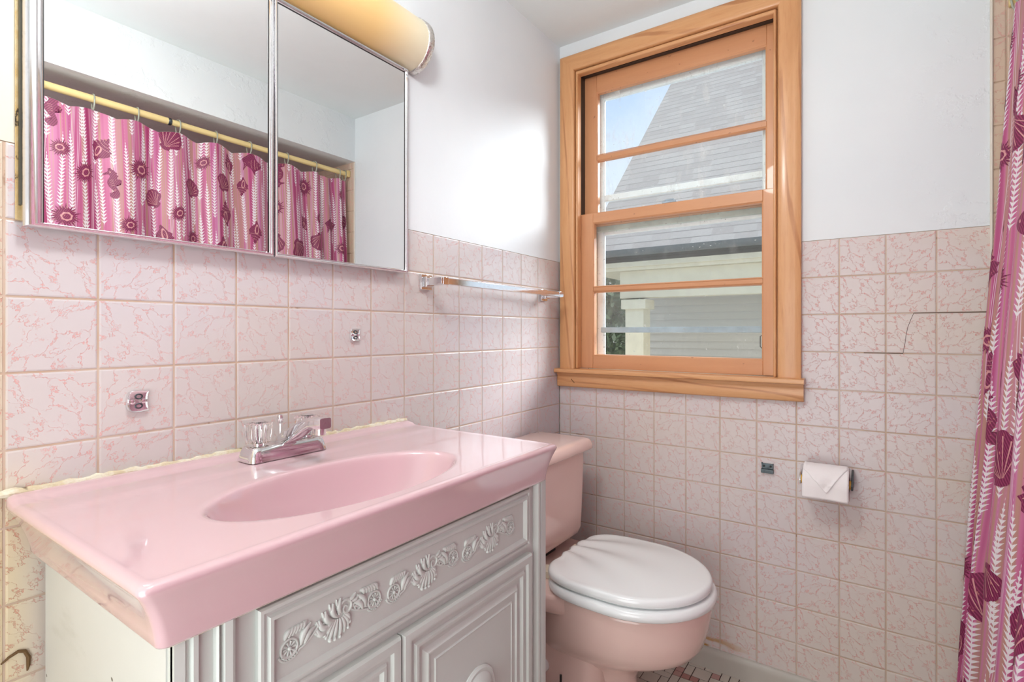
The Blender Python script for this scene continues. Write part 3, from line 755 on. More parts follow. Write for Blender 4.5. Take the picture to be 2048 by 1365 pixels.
def unit(y0, y1, zm):
    """one repeat: rosette, beaded stem, acanthus burst with C-scroll, beaded stem, rosette"""
    W = y1 - y0; bm = BM
    c0, c1 = (y0, zm - .004), (y1, zm + .001)
    for c, s in ((c0, 1), (c1, -1)):
        rosette(bm, c, .0112)
        # double stem hooking under the rosette and rising to the burst
        for off, wd in ((.0150, .0016), (.0085 + .0012, .0013)):
            st_ = []
            for i in range(17):
                t = i / 16
                if t < .5: a_ = R(200 + 130 * t / .5) if s > 0 else R(-20 - 130 * t / .5); st_.append((c[0] + math.cos(a_) * off * 1.0, c[1] + math.sin(a_) * off))
                else:
                    q = (t - .5) / .5; a_ = R(330) if s > 0 else R(210)
                    b0 = (c[0] + math.cos(a_) * off, c[1] + math.sin(a_) * off); b1 = (y0 + W * .5 - s * .026, zm + (.004 if off > .012 else .010))
                    st_.append((b0[0] + (b1[0] - b0[0]) * q, b0[1] + (b1[1] - b0[1]) * q ** 1.6))
            carve(bm, st_, wd)
        for i in range(7):
            a_ = R(215 + 17 * i) if s > 0 else R(-35 - 17 * i)
            lathe(bm, [(.0013, .003), (.0009, .0075)], (FX, c[0] + .0125 * math.cos(a_), c[1] + .0125 * math.sin(a_)), 'x', 6)
        # leaves lapping over the top of the rosette
        for k in range(6):
            q0 = (c[0] + s * (-.006 + .005 * k), c[1] + .0125 + .0006 * k)
            q1 = (q0[0] + s * (.011 - .001 * k), q0[1] + .0095 - .0006 * k)
            leaf(bm, q0, q1, .0030, .0030 * s)
        leaf(bm, (c[0] + s * .016, c[1] - .003), (c[0] + s * .030, c[1] + .018), .0036, .004 * s)
        leaf(bm, (c[0] + s * .021, c[1] - .004), (c[0] + s * .036, c[1] + .010), .0034, .004 * s)
    cm = (y0 + W * .5, zm)
    # feathered leaves sweeping up to one side
    for k, (a, L, w, b) in enumerate(((172, .026, .0036, .007), (156, .030, .0038, .007), (140, .029, .0038, .006), (122, .026, .0034, .005), (104, .022, .0032, .004))):
        ca, sa = math.cos(R(a)), math.sin(R(a)); o_ = (cm[0] - .010 + .005 * k, cm[1] - .004 + .0025 * k)
        leaf(bm, (o_[0] + .002 * ca, o_[1]), (o_[0] + .004 + L * .85 * ca, o_[1] + L * .80 * sa + .003), w, b)
        leaf(bm, (o_[0] + L * .4 * ca, o_[1] + L * .4 * sa), (o_[0] + L * .70 * ca - .004, o_[1] + L * .95 * sa + .001), w * .6, b * .5)
    # hanging fronds that end in little balls
    for a, L, w, b in ((212, .024, .0030, -.003), (228, .027, .0030, -.003), (244, .027, .0028, -.002), (260, .026, .0028, -.001), (277, .026, .0028, .001), (294, .026, .0028, .002), (311, .025, .0028, .003), (328, .022, .0028, .003)):
        ca, sa = math.cos(R(a)), math.sin(R(a)); e_ = (cm[0] + .004 + L * ca, cm[1] + L * .92 * sa)
        leaf(bm, (cm[0] + .006 + .010 * ca, cm[1] + .004 + .003 * sa), e_, w, b)
        if int(a) % 3 != 0: lathe(bm, [(.0030, .003), (.0027, .0065), (.0012, .0082)], (FX, e_[0], e_[1]), 'x', 8)
    # C-scrolls at the upper right of the burst
    carve(bm, spiral((cm[0] + .018, cm[1] + .010), .0125, .0015, R(200), -1.5, 34), [.0022 - .0009 * i / 34 for i in range(35)])
    carve(bm, spiral((cm[0] + .036, cm[1] + .004), .0085, .0015, R(150), -1.3, 26), [.0019 - .0008 * i / 26 for i in range(27)])
    for k in range(4): leaf(bm, (cm[0] + .020 + .006 * k, cm[1] + .018 - .003 * k), (cm[0] + .034 + .005 * k, cm[1] + .024 - .005 * k), .0024, -.002)
BM = B(); zm = .7125; UN = ((-1.412, -1.280), (-1.243, -1.110), (-1.073, -.941))
for k in range(3): unit(UN[k][0], UN[k][1], zm)
obj('carved_scrollwork', BM, WHITE_CAB, vc, angle=60)

# ---------------------------------------------------------------- vanity top with moulded basin
VZ = .857
vt = thing('countertop_basin', 'glossy pink vanity top with moulded oval basin set on the white cabinet', 'sink', (.22, -1.2, .80))
def topz(x, y):
    z = VZ
    t = max(0, min(1, (.042 - x) / .024)); t = t * t * (3 - 2 * t)
    # raised ledge behind the basin, fading towards the front
    z += .0075 * t
    t2 = max(0, min(1, (.125 - x) / .02)); t2 = t2 * t2 * (3 - 2 * t2)
    m = 1 - min(1, abs(y + 1.2) / .40) ** 6
    z += .0015 * t2 * m
    return z
OUT = dict(x0=.0065, x1=.456, y0=-1.583, y1=-.809)
def lp(ix, iy0, iy1, z, r, fn=None, x0=None):
    P = rrect(OUT['x0'] if x0 is None else x0, OUT['x1'] - ix, OUT['y0'] + iy0, OUT['y1'] - iy1, r, 6, 34, 44)
    return [(x, y, (z if fn is None else fn(x, y) + z)) for x, y in P]
rings = []
# skirt from the inner bottom up: concave flare
for ins, z in ((.040, .781), (.031, .7775), (.0275, .7775), (.0262, .7800), (.0250, .790), (.0215, .803), (.0165, .817), (.0105, .830), (.0045, .841), (.0012, .8465), (.0, .8495)):
    rings.append(lp(ins, ins, ins * .10 if ins < .03 else ins * .35, z, .010))
for ins, dz in ((.0006, -.0042), (.0022, -.0020), (.005, -.0006), (.009, .0002), (.013, -.0004)):
    rings.append(lp(ins, ins, ins, dz, .0105 - ins * .1, topz))
inner = lp(.016, .016, .016, 0, .009)
EC = (.306, -1.228); EA, EBx = .2175, .1135
def ell(pt, k, dz):
    dx, dy = pt[0] - EC[0], pt[1] - EC[1]; a = math.atan2(dx / EBx, dy / EA)
    return (EC[0] + math.sin(a) * EBx * k, EC[1] + math.cos(a) * EA * k, VZ + dz)
N_ = 16
for i in range(0, N_):
    t = i / N_; tt = t
    ring = []
    for p in inner:
        e_ = ell(p, 1.045, 0); x, y = p[0] + (e_[0] - p[0]) * tt, p[1] + (e_[1] - p[1]) * tt
        ring.append((x, y, topz(x, y) - .0006 - .0006 * t))
    rings.append(ring)
for kf, dz in ((1.045, -.0012), (1.028, -.0018), (1.012, -.0036), (.999, -.0070), (.985, -.0125), (.965, -.022), (.935, -.036), (.90, -.050), (.85, -.068), (.78, -.086), (.68, -.102), (.55, -.114), (.40, -.121), (.24, -.1255), (.11, -.1275)):
    rings.append([ell(p, kf, dz) for p in inner])
bm = B(); loft(bm, rings, False, True); obj('basin_top', bm, VTOP, vt, angle=80)
bm = B(); lathe(bm, [(.024, 0), (.024, .002), (.019, .003), (.017, .0012), (.004, .0022)], (EC[0], EC[1], VZ - .1278), 'z', 28); obj('drain', bm, CHROME, vt)
# white under-edge bead
bm = B(); P = [(x, y, .7775) for x, y, z in lp(.030, .030, .008, 0, .010)]
n3 = 34
P = P[n3 - 34:]; tube(bm, P, .0016, 6, closed=True); obj('edge_sealant', bm, CAULK, vt)
# old caulk along the wall
bm = B(); pts = []; rr = random.Random(5)
for i in range(90): 
    y = -1.588 + i * (.774 / 89); pts.append((.0035 + rr.uniform(-.0006, .0006), y, VZ + .0075 + rr.uniform(-.0012, .0018)))
tube(bm, pts, [.0055 + rr.uniform(-.0015, .0016) for _ in pts], 8); ck = obj('caulk_bead', bm, CAULK, vt)

# ---------------------------------------------------------------- faucet
fa = thing('faucet', 'chrome two handle faucet with clear acrylic knobs behind the pink basin', 'faucet', (.072, -1.2, VZ))
FZ = VZ + .0019
bm = B(); rg = []
for ins, z in ((0, 0), (0, .001), (.0035, .013), (.0065, .0215), (.009, .0245), (.013, .0258)):
    P = rrect(.045 + ins * .9, .103 - ins, -1.280 + ins, -1.120 - ins, max(.004, .012 - ins * .5), 5, 6, 16)
    rg.append([(x, y, FZ + z) for x, y in P])
loft(bm, rg); obj('base_plate', bm, CHROME, fa, angle=35)
# spout: tapered rectangular section rising forward then level
bm = B(); rg = []
for x, z, w, h in ((.066, .022, .016, .006), (.072, .025, .016, .010), (.086, .032, .0155, .0125), (.104, .0415, .0145, .0125), (.124, .052, .0135, .0115), (.144, .0625, .0125, .0105), (.160, .0685, .0122, .0102), (.172, .0705, .0122, .0102), (.198, .0715, .0122, .0104), (.2015, .0715, .0115, .0096)):
    P = rrect(-w, w, -h, h, min(w, h) * .35, 3, 2, 2)
    tx, tz = (1, .0) if x > .165 else (.86, .50)
    rg.append([(x - v * tz, -1.2 + u, FZ + z + v * tx) for u, v in P])
loft(bm, rg); lathe(bm, [(.0100, -.010), (.0100, .002)], (.186, -1.2, FZ + .060), 'z', 20); obj('spout', bm, CHROME, fa, angle=40)
for y in (-1.2505, -1.1495):
    h = obj('handle', (lambda b_: (lathe(b_, [(.010, 0), (.010, .004), (.0125, .005), (.0125, .0062), (.0085, .0075), (.0065, .020), (.0065, .0424)], (0, 0, 0), 'z', 20), b_)[1])(B()), CHROME, fa)
    h.matrix_parent_inverse = Matrix(); h.location = (.073 - .072, y + 1.2, FZ + .0255 - VZ)
    # fluted acrylic knob
    bm = B(); rg = []; n = 48
    for r, z in ((.0150, .0055), (.0178, .0062), (.0195, .014), (.0215, .030), (.0225, .038), (.0215, .041), (.016, .0425), (.0125, .0425)):
        rg.append([((r + .0019 * math.cos(12 * 2 * PI * i / n) * (1 if z > .006 and z < .042 else 0)) * math.cos(2 * PI * i / n), (r + .0019 * math.cos(12 * 2 * PI * i / n) * (1 if z > .006 and z < .042 else 0)) * math.sin(2 * PI * i / n), z) for i in range(n)])
    loft(bm, rg); kn = obj('acrylic_knob', bm, ACRYLIC, h, angle=60); kn.matrix_parent_inverse = Matrix()
    bm = B(); lathe(bm, [(.0118, .0428), (.0122, .0445), (.0095, .0462), (.003, .0468)], (0, 0, 0), 'z', 24); c_ = obj('cap', bm, CHROME, h); c_.matrix_parent_inverse = Matrix()
bm = B(); lathe(bm, [(.0030, .02), (.0030, .058), (.0050, .060), (.0062, .068), (.0050, .074), (.002, .076)], (.060, -1.2, FZ), 'z', 16); obj('lift_rod', bm, CHROME, fa)

# ---------------------------------------------------------------- brackets on the wall
def bracket(name, label, y, z, w, h, mat_, cut):
    t = thing(name, label, 'wall bracket', (0, y, z), None)
    bm = B(); pts = []
    n = 40
    for i in range(n):
        a = 2 * PI * i / n; sx = math.copysign(abs(math.cos(a)) ** .6, math.cos(a)); sz = math.copysign(abs(math.sin(a)) ** .7, math.sin(a))
        u, v = sx * w, sz * h
        if u > w * .5: u = w * (.80 + .22 * abs(v / h) ** 2)   # concave right edge
        pts.append((u, v))
    rg = [[(hx, y + u * s, z + v * s) for u, v in pts] for hx, s in ((.0006, 1), (.0045, 1), (.0062, .94), (.0048, .80))]
    loft(bm, rg); obj('plate', bm, mat_, t, angle=35)
    for du in (-.55, .42):
        bm = B(); lathe(bm, [(h * .24, .0045), (h * .22, .0082), (h * .1, .0092)], (0, y + du * w, z), 'x', 14); obj('screw', bm, CHROME, t)
    for dv in (-.42, .42):
        bm = B(); tube(bm, [(.0052, y + .06 * w + .30 * w * math.cos(q), z + dv * h + .2 * h * math.sin(q)) for q in [2 * PI * k / 14 for k in range(14)]], .0011, 6, closed=True); obj('slot_rim', bm, DARKMETAL, t)
    return t
bracket('wall_bracket', 'tarnished rounded chrome bracket low on the stained tile left of the faucet', -1.419, .979, .0165, .0185, CHROME_OLD, 1)
bracket('wall_bracket', 'shinier small chrome bracket on the tile below the mirror, right of the faucet', -.976, 1.087, .0145, .0150, CHROME_OLD, 1)
cb = thing('wall_clip', 'small dark steel clip on the tile left of the toilet paper', 'wall bracket', (.733, 0, .674))
bm = B(); loft(bm, [[(.717 + dx * 0, -.0006, .660), (.750, -.0006, .660), (.750, -.0006, .689), (.717, -.0006, .689)] for dx in (0,)] + [[(.716, -.005, .660), (.751, -.005, .660), (.749, -.005, .690), (.741, -.005, .687), ][:4]]) if False else box(bm, .717, .750, -.004, -.0006, .672, .689)
box(bm, .716, .751, -.010, -.0006, .660, .672); box(bm, .7165, .720, -.0065, -.0006, .687, .6915); box(bm, .747, .7505, -.0065, -.0006, .686, .690)
obj('plate', bm, DARKMETAL, cb, bevel=.001)
for x in (.7235, .7425):
    bm = B(); lathe(bm, [(.0034, -.004), (.003, -.0062), (.001, -.0066)], (x, 0, .681), 'y', 12); obj('screw', bm, BLACK, cb)

# ---------------------------------------------------------------- towel bar
tb = thing('towel_bar', 'square chrome towel bar on the tile between mirror and window', 'towel bar', (0, -.43, 1.229))
BX, BZ = .068, 1.2285
for y in (-.741, -.126):
    bm = B(); box(bm, .0006, .0085, y - .021, y + .021, BZ - .021, BZ + .021); box(bm, .0085, .022, y - .014, y + .014, BZ - .014, BZ + .014)
    p_ = obj('post', bm, CHROME, tb, bevel=.0015)
    bm = B(); box(bm, .022, BX + .0105, y - .010, y + .0105, BZ - .0105, BZ + .0105); obj('arm', bm, CHROME, p_, bevel=.0015)
bm = B(); box(bm, BX - .0085, BX + .0085, -.757, -.106, BZ - .0085, BZ + .0085); bar = obj('bar', bm, CHROME, tb, bevel=.0012)

# ---------------------------------------------------------------- toilet
YC = -.372
def egg(xb, xf, w, n=56, e=2.35, back=1.0, yc=YC):
    """egg outline: blunt back, rounder front"""
    P = []; xm = xb + (xf - xb) * .50
    for i in range(n):
        a = 2 * PI * i / n; ca, sa = math.cos(a), math.sin(a)
        ex = 2.0 if ca > 0 else 2.0 + back
        r = (abs(ca) ** ex + abs(sa) ** ex) ** (-1 / ex)
        x = xm + ca * r * ((xf - xm) if ca > 0 else (xm - xb)); y = yc + sa * r * w
        P.append((x, y))
    return P
to = thing('toilet', 'pink two piece toilet with white shell lid between vanity and window wall', 'toilet', (.35, YC, 0))
bm = B(); rg = []
for xb, xf, w, z, bk in ((.10, .500, .115, .0, 2.5), (.10, .498, .113, .02, 2.5), (.11, .470, .098, .045, 2.2), (.115, .455, .092, .09, 2), (.115, .455, .094, .13, 2), (.11, .475, .104, .165, 1.8), (.130, .525, .122, .195, 1.2), (.155, .578, .146, .218, .8), (.170, .618, .166, .244, .6), (.180, .638, .177, .272, .5), (.185, .648, .183, .310, .5), (.190, .655, .187, .350, .5), (.190, .656, .188, .372, .5), (.193, .652, .184, .3815, .5), (.205, .635, .170, .384, .5)):
    rg.append([(x, y, z) for x, y in egg(xb, xf, w, back=bk)])
loft(bm, rg)
bowl = obj('bowl', bm, TOILET, to, angle=70)
# squared deck that carries the tank
bm = B(); rg = []
for ins, z in ((.030, .322), (.012, .330), (.002, .340), (0, .350), (0, .372), (.003, .3805), (.010, .3845)):
    P = []
    for q in range(72):     # wide at the tank, drawn in towards the bowl
        a_ = 2 * PI * q / 72; ca, sa = math.cos(a_), math.sin(a_); r_ = (abs(ca) ** 4 + abs(sa) ** 4) ** -.25
        xx = .235 + ca * r_ * (.220 - ins); t_ = max(0, (xx - .15) / .28); P.append((xx, YC + sa * r_ * (.203 - ins - .050 * t_ ** 1.7)))
    rg.append([(x, y, z) for x, y in P])
loft(bm, rg); obj('tank_deck', bm, TOILET, to, angle=60)
bm = B(); rg = []
for ins, z in ((-.012, 0), (-.011, .018), (-.002, .032), (0, .10), (.0, .25), (-.004, .31), (-.010, .345)):
    rg.append([(x, y, z) for x, y in rrect(.030, .395 - ins, YC - .132 + ins, YC + .132 - ins, .05, 6, 6, 6)])
loft(bm, rg); obj('trapway', bm, TOILET, to, angle=60)
bm = B(); lathe(bm, [(.004, -.0235), (.012, -.021), (.0175, -.015), (.020, -.007), (.020, .003)], (.232, YC - .132, .152), 'y', 24); o = obj('side_cap', bm, SEAT, to); o['label'] = 'round white plastic cap on the side'
bm = B(); lathe(bm, [(.018, 0), (.018, .012), (.013, .022), (.004, .026)], (.225, YC + .162, .001), 'z', 16); obj('bolt_cap', bm, SEAT, to); bm = B(); lathe(bm, [(.018, 0), (.018, .012), (.013, .022), (.004, .026)], (.225, YC - .165, .001), 'z', 16); obj('bolt_cap', bm, SEAT, to)
# tank
bm = B(); rg = []
for ix, iy, z, r in ((.045, .040, .412, .02), (.026, .020, .416, .024), (.012, .010, .428, .028), (.005, .005, .448, .030), (.003, .003, .50, .030), (.0, .0, .60, .030), (-.002, -.002, .700, .030), (-.002, -.002, .704, .030)):
    P = rrect(.022, .205 - ix, YC - .190 + iy, YC + .190 - iy, r, 6, 4, 6); rg.append([(x, y, z) for x, y in P])
loft(bm, rg); obj('tank', bm, TOILET, to, angle=60)
bm = B(); box(bm, .05, .15, YC - .08, YC + .08, .3845, .4125); obj('tank_gasket', bm, BLACK, to)
bm = B(); rg = []
for ins, z, r in ((.014, .704, .022), (.004, .7045, .026), (0, .708, .027), (.001, .722, .026), (.006, .733, .024), (.013, .7385, .02), (.024, .740, .016)):
    P = rrect(.008 + ins * .4, .232 - ins, YC - .207 + ins, YC + .207 - ins, r, 6, 4, 6); rg.append([(x, y, z) for x, y in P])
loft(bm, rg); obj('tank_lid', bm, TOILET, to, angle=60)
# seat
bm = B(); rg = []
for ins, z in ((.012, .3865), (.004, .3868), (0, .390), (-.001, .400), (.003, .408), (.010, .4115), (.060, .4125)):
    rg.append([(x, y, z) for x, y in egg(.238 + ins, .668 - ins, .203 - ins, back=1.6)])
loft(bm, rg); obj('seat', bm, SEAT, to, angle=60)
# shell-ribbed lid
def lid():
    bm = B(); n = 140; rings = []
    out = egg(.240, .657, .194, n=n, back=1.9)
    H = (.14, YC + .02)
    def rib(x, y):
        a = math.atan2(y - H[1], x - H[0] + .0) ; d = math.hypot(x - H[0], y - H[1])
        ph = a * 15 + (d - .1) * 10.0
        return math.cos(ph), max(0, 1 - (d - .09) / .40)
    def edge(p, k):
        x, y = EC2[0] + (p[0] - EC2[0]) * k, EC2[1] + (p[1] - EC2[1]) * k
        c, f = rib(x, y)
        back = max(0, min(1, (.33 - p[0]) / .09))
        x += -.0045 * c * back * k
        return x, y
    EC2 = (.45, YC)
    for k, z in ((.93, .4165), (.985, .4168), (1.0, .421), (1.002, .427), (.996, .4325), (.982, .4365), (.96, .439)):
        rings.append([(*edge(p, k), z) for p in out])
    for i in range(1, 26):
        k = .96 * (1 - i / 26); rg = []
        for p in out:
            x, y = edge(p, k); c, f = rib(x, y)
            z = .439 + .007 * (1 - (k / .96) ** 2) + .0042 * c * f ** 1.3 * min(1, (1 - k) / .06)
            rg.append((x, y, z))
        rings.append(rg)
    loft(bm, rings); return bm
obj('lid', lid(), SEAT, to, angle=70)
for a_ in (-.112, .070):
    bm = B(); box(bm, .204, .242, YC + a_, YC + a_ + .042, .3845, .408); obj('hinge', bm, CREAM, to, bevel=.004)
# thin black rod beside the toilet base
bm = B(); tube(bm, [(.300, -.523, .0), (.300, -.523, .156)], .0032, 8); tag(obj('floor_stick', bm, BLACK), 'thin black rod standing on the floor beside the toilet base', 'rod')

# ---------------------------------------------------------------- toilet paper and holder
PX0, PX1, PY, PZ = .838, .948, -.062, .672
th = thing('paper_holder', 'small chrome toilet paper holder on the tile right of the window sill', 'paper holder', (.89, 0, PZ))
for x, s in ((.829, -1), (.9545, 1)):
    bm = B(); pf = [(-.0006, PZ - .020), (-.0006, PZ + .030), (-.020, PZ + .032), (PY - .004, PZ + .012), (PY - .014, PZ), (PY - .012, PZ - .012), (PY, PZ - .015), (-.025, PZ - .012)]
    loft(bm, [[(xx, y, z) for y, z in pf] for xx in (x - .0025, x + .0025)]); obj('arm', bm, CHROME_OLD if s < 0 else DARKMETAL, th, bevel=.001)
bm = B(); lathe(bm, [(.012, 0), (.012, .121)], (.8315, PY, PZ), 'y' if False else 'x', 20); obj('spindle', bm, SPINDLE, th)
pr_ = thing('toilet_paper', 'roll of white toilet paper with its end folded to a point', 'toilet paper', (.893, PY, PZ))
bm = B(); rO = .046; lathe(bm, [(.020, 0), (.0135, 0), (.0135, .110), (.020, .110)], (PX0, PY, PZ), 'x', 24, cap=False)
lathe(bm, [(.0136, 0), (rO, 0), (rO, .110), (.0136, .110)], (PX0, PY, PZ), 'x', 48, cap=False); obj('roll', bm, PAPER, pr_, angle=50)
# hanging sheet with a V-folded, creased flap on top
def sheet_pt(u, v, off):
    """u 0..1 across, v metres down from the top of the roll over its front"""
    r = rO + off; arc = r * PI / 2
    x = PX0 + .110 * u
    if v < arc: a = PI / 2 - v / r; return Vector((x, PY - r * math.cos(a), PZ + r * math.sin(a)))
    return Vector((x, PY - r - .0015 * math.sin(u * 9), PZ - (v - arc)))
bm = B(); nu, nv = 20, 24; V = [[bm.verts.new(sheet_pt(i / nu, -.01 + j / nv * .123, .0012)) for i in range(nu + 1)] for j in range(nv + 1)]
for j in range(nv):
    for i in range(nu): bm.faces.new((V[j][i], V[j][i + 1], V[j + 1][i + 1], V[j + 1][i]))
o = obj('hanging_sheet', bm, PAPER, pr_); sm = o.modifiers.new('thick', 'SOLIDIFY'); sm.thickness = .0006
bm = B(); nv = 30; V = []
for j in range(nv + 1):
    t = j / nv; v = -.008 + t * .108; row = []
    # outline: full width at the top narrowing to a point
    e0 = .02 + .52 * max(0, (t - .40) / .60) ** 1.0; e1 = .98 - .44 * max(0, (t - .25) / .75) ** 1.0
    for i in range(nu + 1):
        u = e0 + (e1 - e0) * i / nu
        cr = .0022 * abs(math.sin(7 * u + 3 * t * 2 + 1)) * (.3 + t) + .0012 * noise.noise(Vector((u * 9, t * 9, 3)))
        row.append(bm.verts.new(sheet_pt(u, v, .003 + cr)))
    V.append(row)
for j in range(nv):
    for i in range(nu): bm.faces.new((V[j][i], V[j][i + 1], V[j + 1][i + 1], V[j + 1][i]))
bmesh.ops.remove_doubles(bm, verts=bm.verts, dist=1e-5)
o = obj('folded_point', bm, PAPER, pr_); sm = o.modifiers.new('thick', 'SOLIDIFY'); sm.thickness = .0007

# ---------------------------------------------------------------- shower rod, hooks, curtain
RX, RZ = 1.296, 1.915
sr = thing('shower_rod', 'cream enamelled shower curtain rod under the soffit', 'curtain rod', (RX, -.8, RZ))
bm = B(); lathe(bm, [(.0115, 0), (.0115, .85)], (RX, -.851, RZ), 'y', 20); lathe(bm, [(.0128, 0), (.0128, -1.445)], (RX, -.851, RZ), 'y', 20); obj('pole', bm, ROD, sr)
bm = B(); lathe(bm, [(.0130, 0), (.0142, .002), (.0142, .010), (.0130, .012)], (RX, -.857, RZ), 'y', 20); obj('joint_collar', bm, DARKMETAL, sr)
bm = B(); box(bm, RX - .017, RX + .017, -.020, -.0022, RZ - .016, RZ + .017); obj('end_flange', bm, ROD, sr, bevel=.003)
hook_y = [-1.62, -1.49, -1.36, -1.237, -1.095, -.961, -.820, -.676, -.533, -.354, -.205, -.068, -.030]
def make_hook():
    t = thing('curtain_hook', 'x', 'curtain hook', (RX, 0, RZ), 'grey plastic hooks along the shower rod')
    P = [(.0, .0, .0165), (.010, 0, .0125), (.0155, 0, .003), (.015, 0, -.010), (.0125, 0, -.026), (.007, 0, -.036), (0, 0, -.0395), (-.008, 0, -.036), (-.0125, 0, -.026), (-.015, 0, -.010), (-.0155, 0, .003), (-.010, 0, .0125)]
    bm = B(); tube(bm, P, .0024, 8, closed=True); o = obj('ring', bm, HOOKM, t); o.matrix_parent_inverse = Matrix()
    return t
hk0 = make_hook()
hook_words = ['nearest the camera end of the rod', 'second from the camera end of the rod', 'third from the camera end of the rod', 'reflected at the far left edge of the mirror', 'second from the left in the mirror', 'third from the left in the mirror', 'just right of the rod joint collar', 'second right of the rod joint collar', 'beside the middle bar of the mirror frame', 'first in the right mirror door', 'second in the right mirror door', 'second from the window wall end of the rod', 'closest to the window wall end of the rod']
hooks = []
for i, y in enumerate(hook_y):
    if i == 0: t = hk0
    else:
        t = hk0.copy(); col.objects.link(t)
        for ch in hk0.children:
            c_ = ch.copy(); col.objects.link(c_); c_.parent = t
    t.location = (RX, y, RZ); t.rotation_euler = (0, 0, R(rnd.uniform(-14, 14)))
    t['label'] = 'grey plastic curtain hook ' + hook_words[i]; hooks.append(t)

rr = random.Random(12)
CZT, CZB = 1.878, .115
# smooth irregular pleats: list of (s, phase) built from random pleat widths
kn = [0.0]; 
while kn[-1] < 2.7: kn.append(kn[-1] + (rr.uniform(.050, .075) if kn[-1] < .30 else rr.uniform(.085, .150)))
def phase(s):
    for i in range(len(kn) - 1):
        if s <= kn[i + 1]: return i + (s - kn[i]) / (kn[i + 1] - kn[i])
    return len(kn)
SL = 2.35; YS0, YS1 = -.026, -1.66
def cloth(s, v):
    """s metres of cloth from the window end, v metres down from the hem"""
    t = v / (CZT - CZB); ph = phase(s)
    amp = (.010 + .020 * min(1, t * 1.4)) * (1 + .25 * math.sin(ph * 1.7))
    if s < .30: amp *= .85
    y = YS0 + (YS1 - YS0) * (s / SL) ** 1.12
    y -= .004 * math.sin(ph * 2 * PI * .5 + v * 2)
    x = RX - .004 - .098 * t ** 1.05 + amp * math.sin(ph * PI * 2 * .5) + .006 * math.sin(v * 3.1 + ph * 2.2) * t + .004 * noise.noise(Vector((s * 6, v * 3, 1)))
    # folds wander sideways
    y += .010 * t * math.sin(ph * 3.1 + v * 2.0) if s > .05 else 0
    # top hem dips between hooks
    best = min(abs(y - h) for h in hook_y)
    sag = min(best / .07, 1) ** 1.5 * .016 * max(0, 1 - v / .35)
    return Vector((x, min(y, -.016), CZT - v - sag))
def m_cloth():
    k = NT('printed_shower_cloth'); uv = k.uv(); s_ = k.sep(uv); u, v = s_['X'], s_['Y']
    # broad soft stripes of pink, rose, tan and mauve
    w0 = k.math('ADD', u, k.math('MULTIPLY', k.math('SINE', k.math('MULTIPLY', v, 5.0)), .006))
    n = k.noise(k.math('ADD', w0, 3.3), 26, 1.5, .5, dim='1D')
    c = k.ramp(n, [(.26, srgb(168, 58, 108)), (.38, srgb(190, 84, 134)), (.47, srgb(210, 122, 162)), (.51, srgb(192, 140, 132)), (.54, srgb(196, 146, 136)), (.59, srgb(208, 126, 172)), (.74, srgb(184, 74, 126))])
    def lines(period, off, wid, amp, freq, soft):
        ww = k.math('ADD', k.math('ADD', u, off), k.math('MULTIPLY', k.math('SINE', k.math('ADD', k.math('MULTIPLY', v, freq), k.math('MULTIPLY', u, 20))), amp))
        fr = k.math('FRACT', k.math('DIVIDE', ww, period)); d = k.math('ABSOLUTE', k.math('SUBTRACT', fr, .5))
        return k.ss(d, wid / period, wid / period * soft)
    ln = lines(.083, 0.0, .0012, .008, 7.0, .5); ln = k.math('MAXIMUM', ln, lines(.083, .0045, .0011, .008, 7.0, .5)); ln = k.math('MAXIMUM', ln, lines(.083, .0088, .0010, .008, 7.0, .5))
    ln = k.math('MAXIMUM', ln, lines(.137, .03, .0010, .010, 4.6, .5)); ln = k.math('MAXIMUM', ln, lines(.137, .035, .0010, .010, 4.6, .5))
    c = k.mix(k.math('MULTIPLY', ln, .72), c, srgb(238, 220, 232))
    # white fern fronds in columns
    def fern(period, off, seed, pitch, width, amp, freq, thr):
        cu = k.math('DIVIDE', k.math('ADD', u, off), period); ci = k.math('FLOOR', cu)
        wn_ = k.n('ShaderNodeTexWhiteNoise', noise_dimensions='1D'); k.put(wn_.inputs['W'], k.math('ADD', ci, seed)); r = wn_.outputs[0]
        fr = k.math('MULTIPLY', k.math('SUBTRACT', k.math('FRACT', cu), .5), period)
        sway = k.math('MULTIPLY', k.math('SINE', k.math('ADD', k.math('MULTIPLY', v, freq), k.math('MULTIPLY', r, 40))), amp)
        d = k.math('SUBTRACT', fr, sway); ad = k.math('ABSOLUTE', d)
        # frond repeats along v: tapered at the tip
        vv = k.math('ADD', k.math('DIVIDE', v, .36), k.math('MULTIPLY', r, 7)); fv = k.math('FRACT', vv)
        taper = k.math('MULTIPLY', k.ss(fv, .0, .22), k.ss(fv, thr, thr - .06))
        wd = k.math('MULTIPLY', taper, width)
        q = k.math('FRACT', k.math('DIVIDE', k.math('ADD', v, k.math('MULTIPLY', ad, .85)), pitch))
        lobe = k.math('ABSOLUTE', k.math('SUBTRACT', q, .5))
        rel = k.math('DIVIDE', ad, k.math('ADD', wd, .0001))
        thick = k.ss(rel, .10, 1.0, .34, .08)
        leafm = k.math('MULTIPLY', k.ss(lobe, thick, k.math('SUBTRACT', thick, .07)), k.ss(rel, 1.02, .92))
        stem = k.math('MULTIPLY', k.ss(ad, .0011, .0007), k.ss(taper, .05, .3))
        return k.math('MAXIMUM', leafm, stem)
    f1 = fern(.060, 0.0, 3, .0122, .0122, .010, 6.5, .90); f2 = fern(.083, .041, 17, .0122, .0110, .013, 5.0, .78)
    fm = k.math('MAXIMUM', f1, f2, clamp=True)
    c = k.mix(k.math('MULTIPLY', fm, .92), c, srgb(244, 240, 244))
    k.fin(c, .45)
    tl = k.n('ShaderNodeBsdfTranslucent'); k.put(tl.inputs[0], c); mx = k.n('ShaderNodeMixShader'); mx.inputs[0].default_value = .18
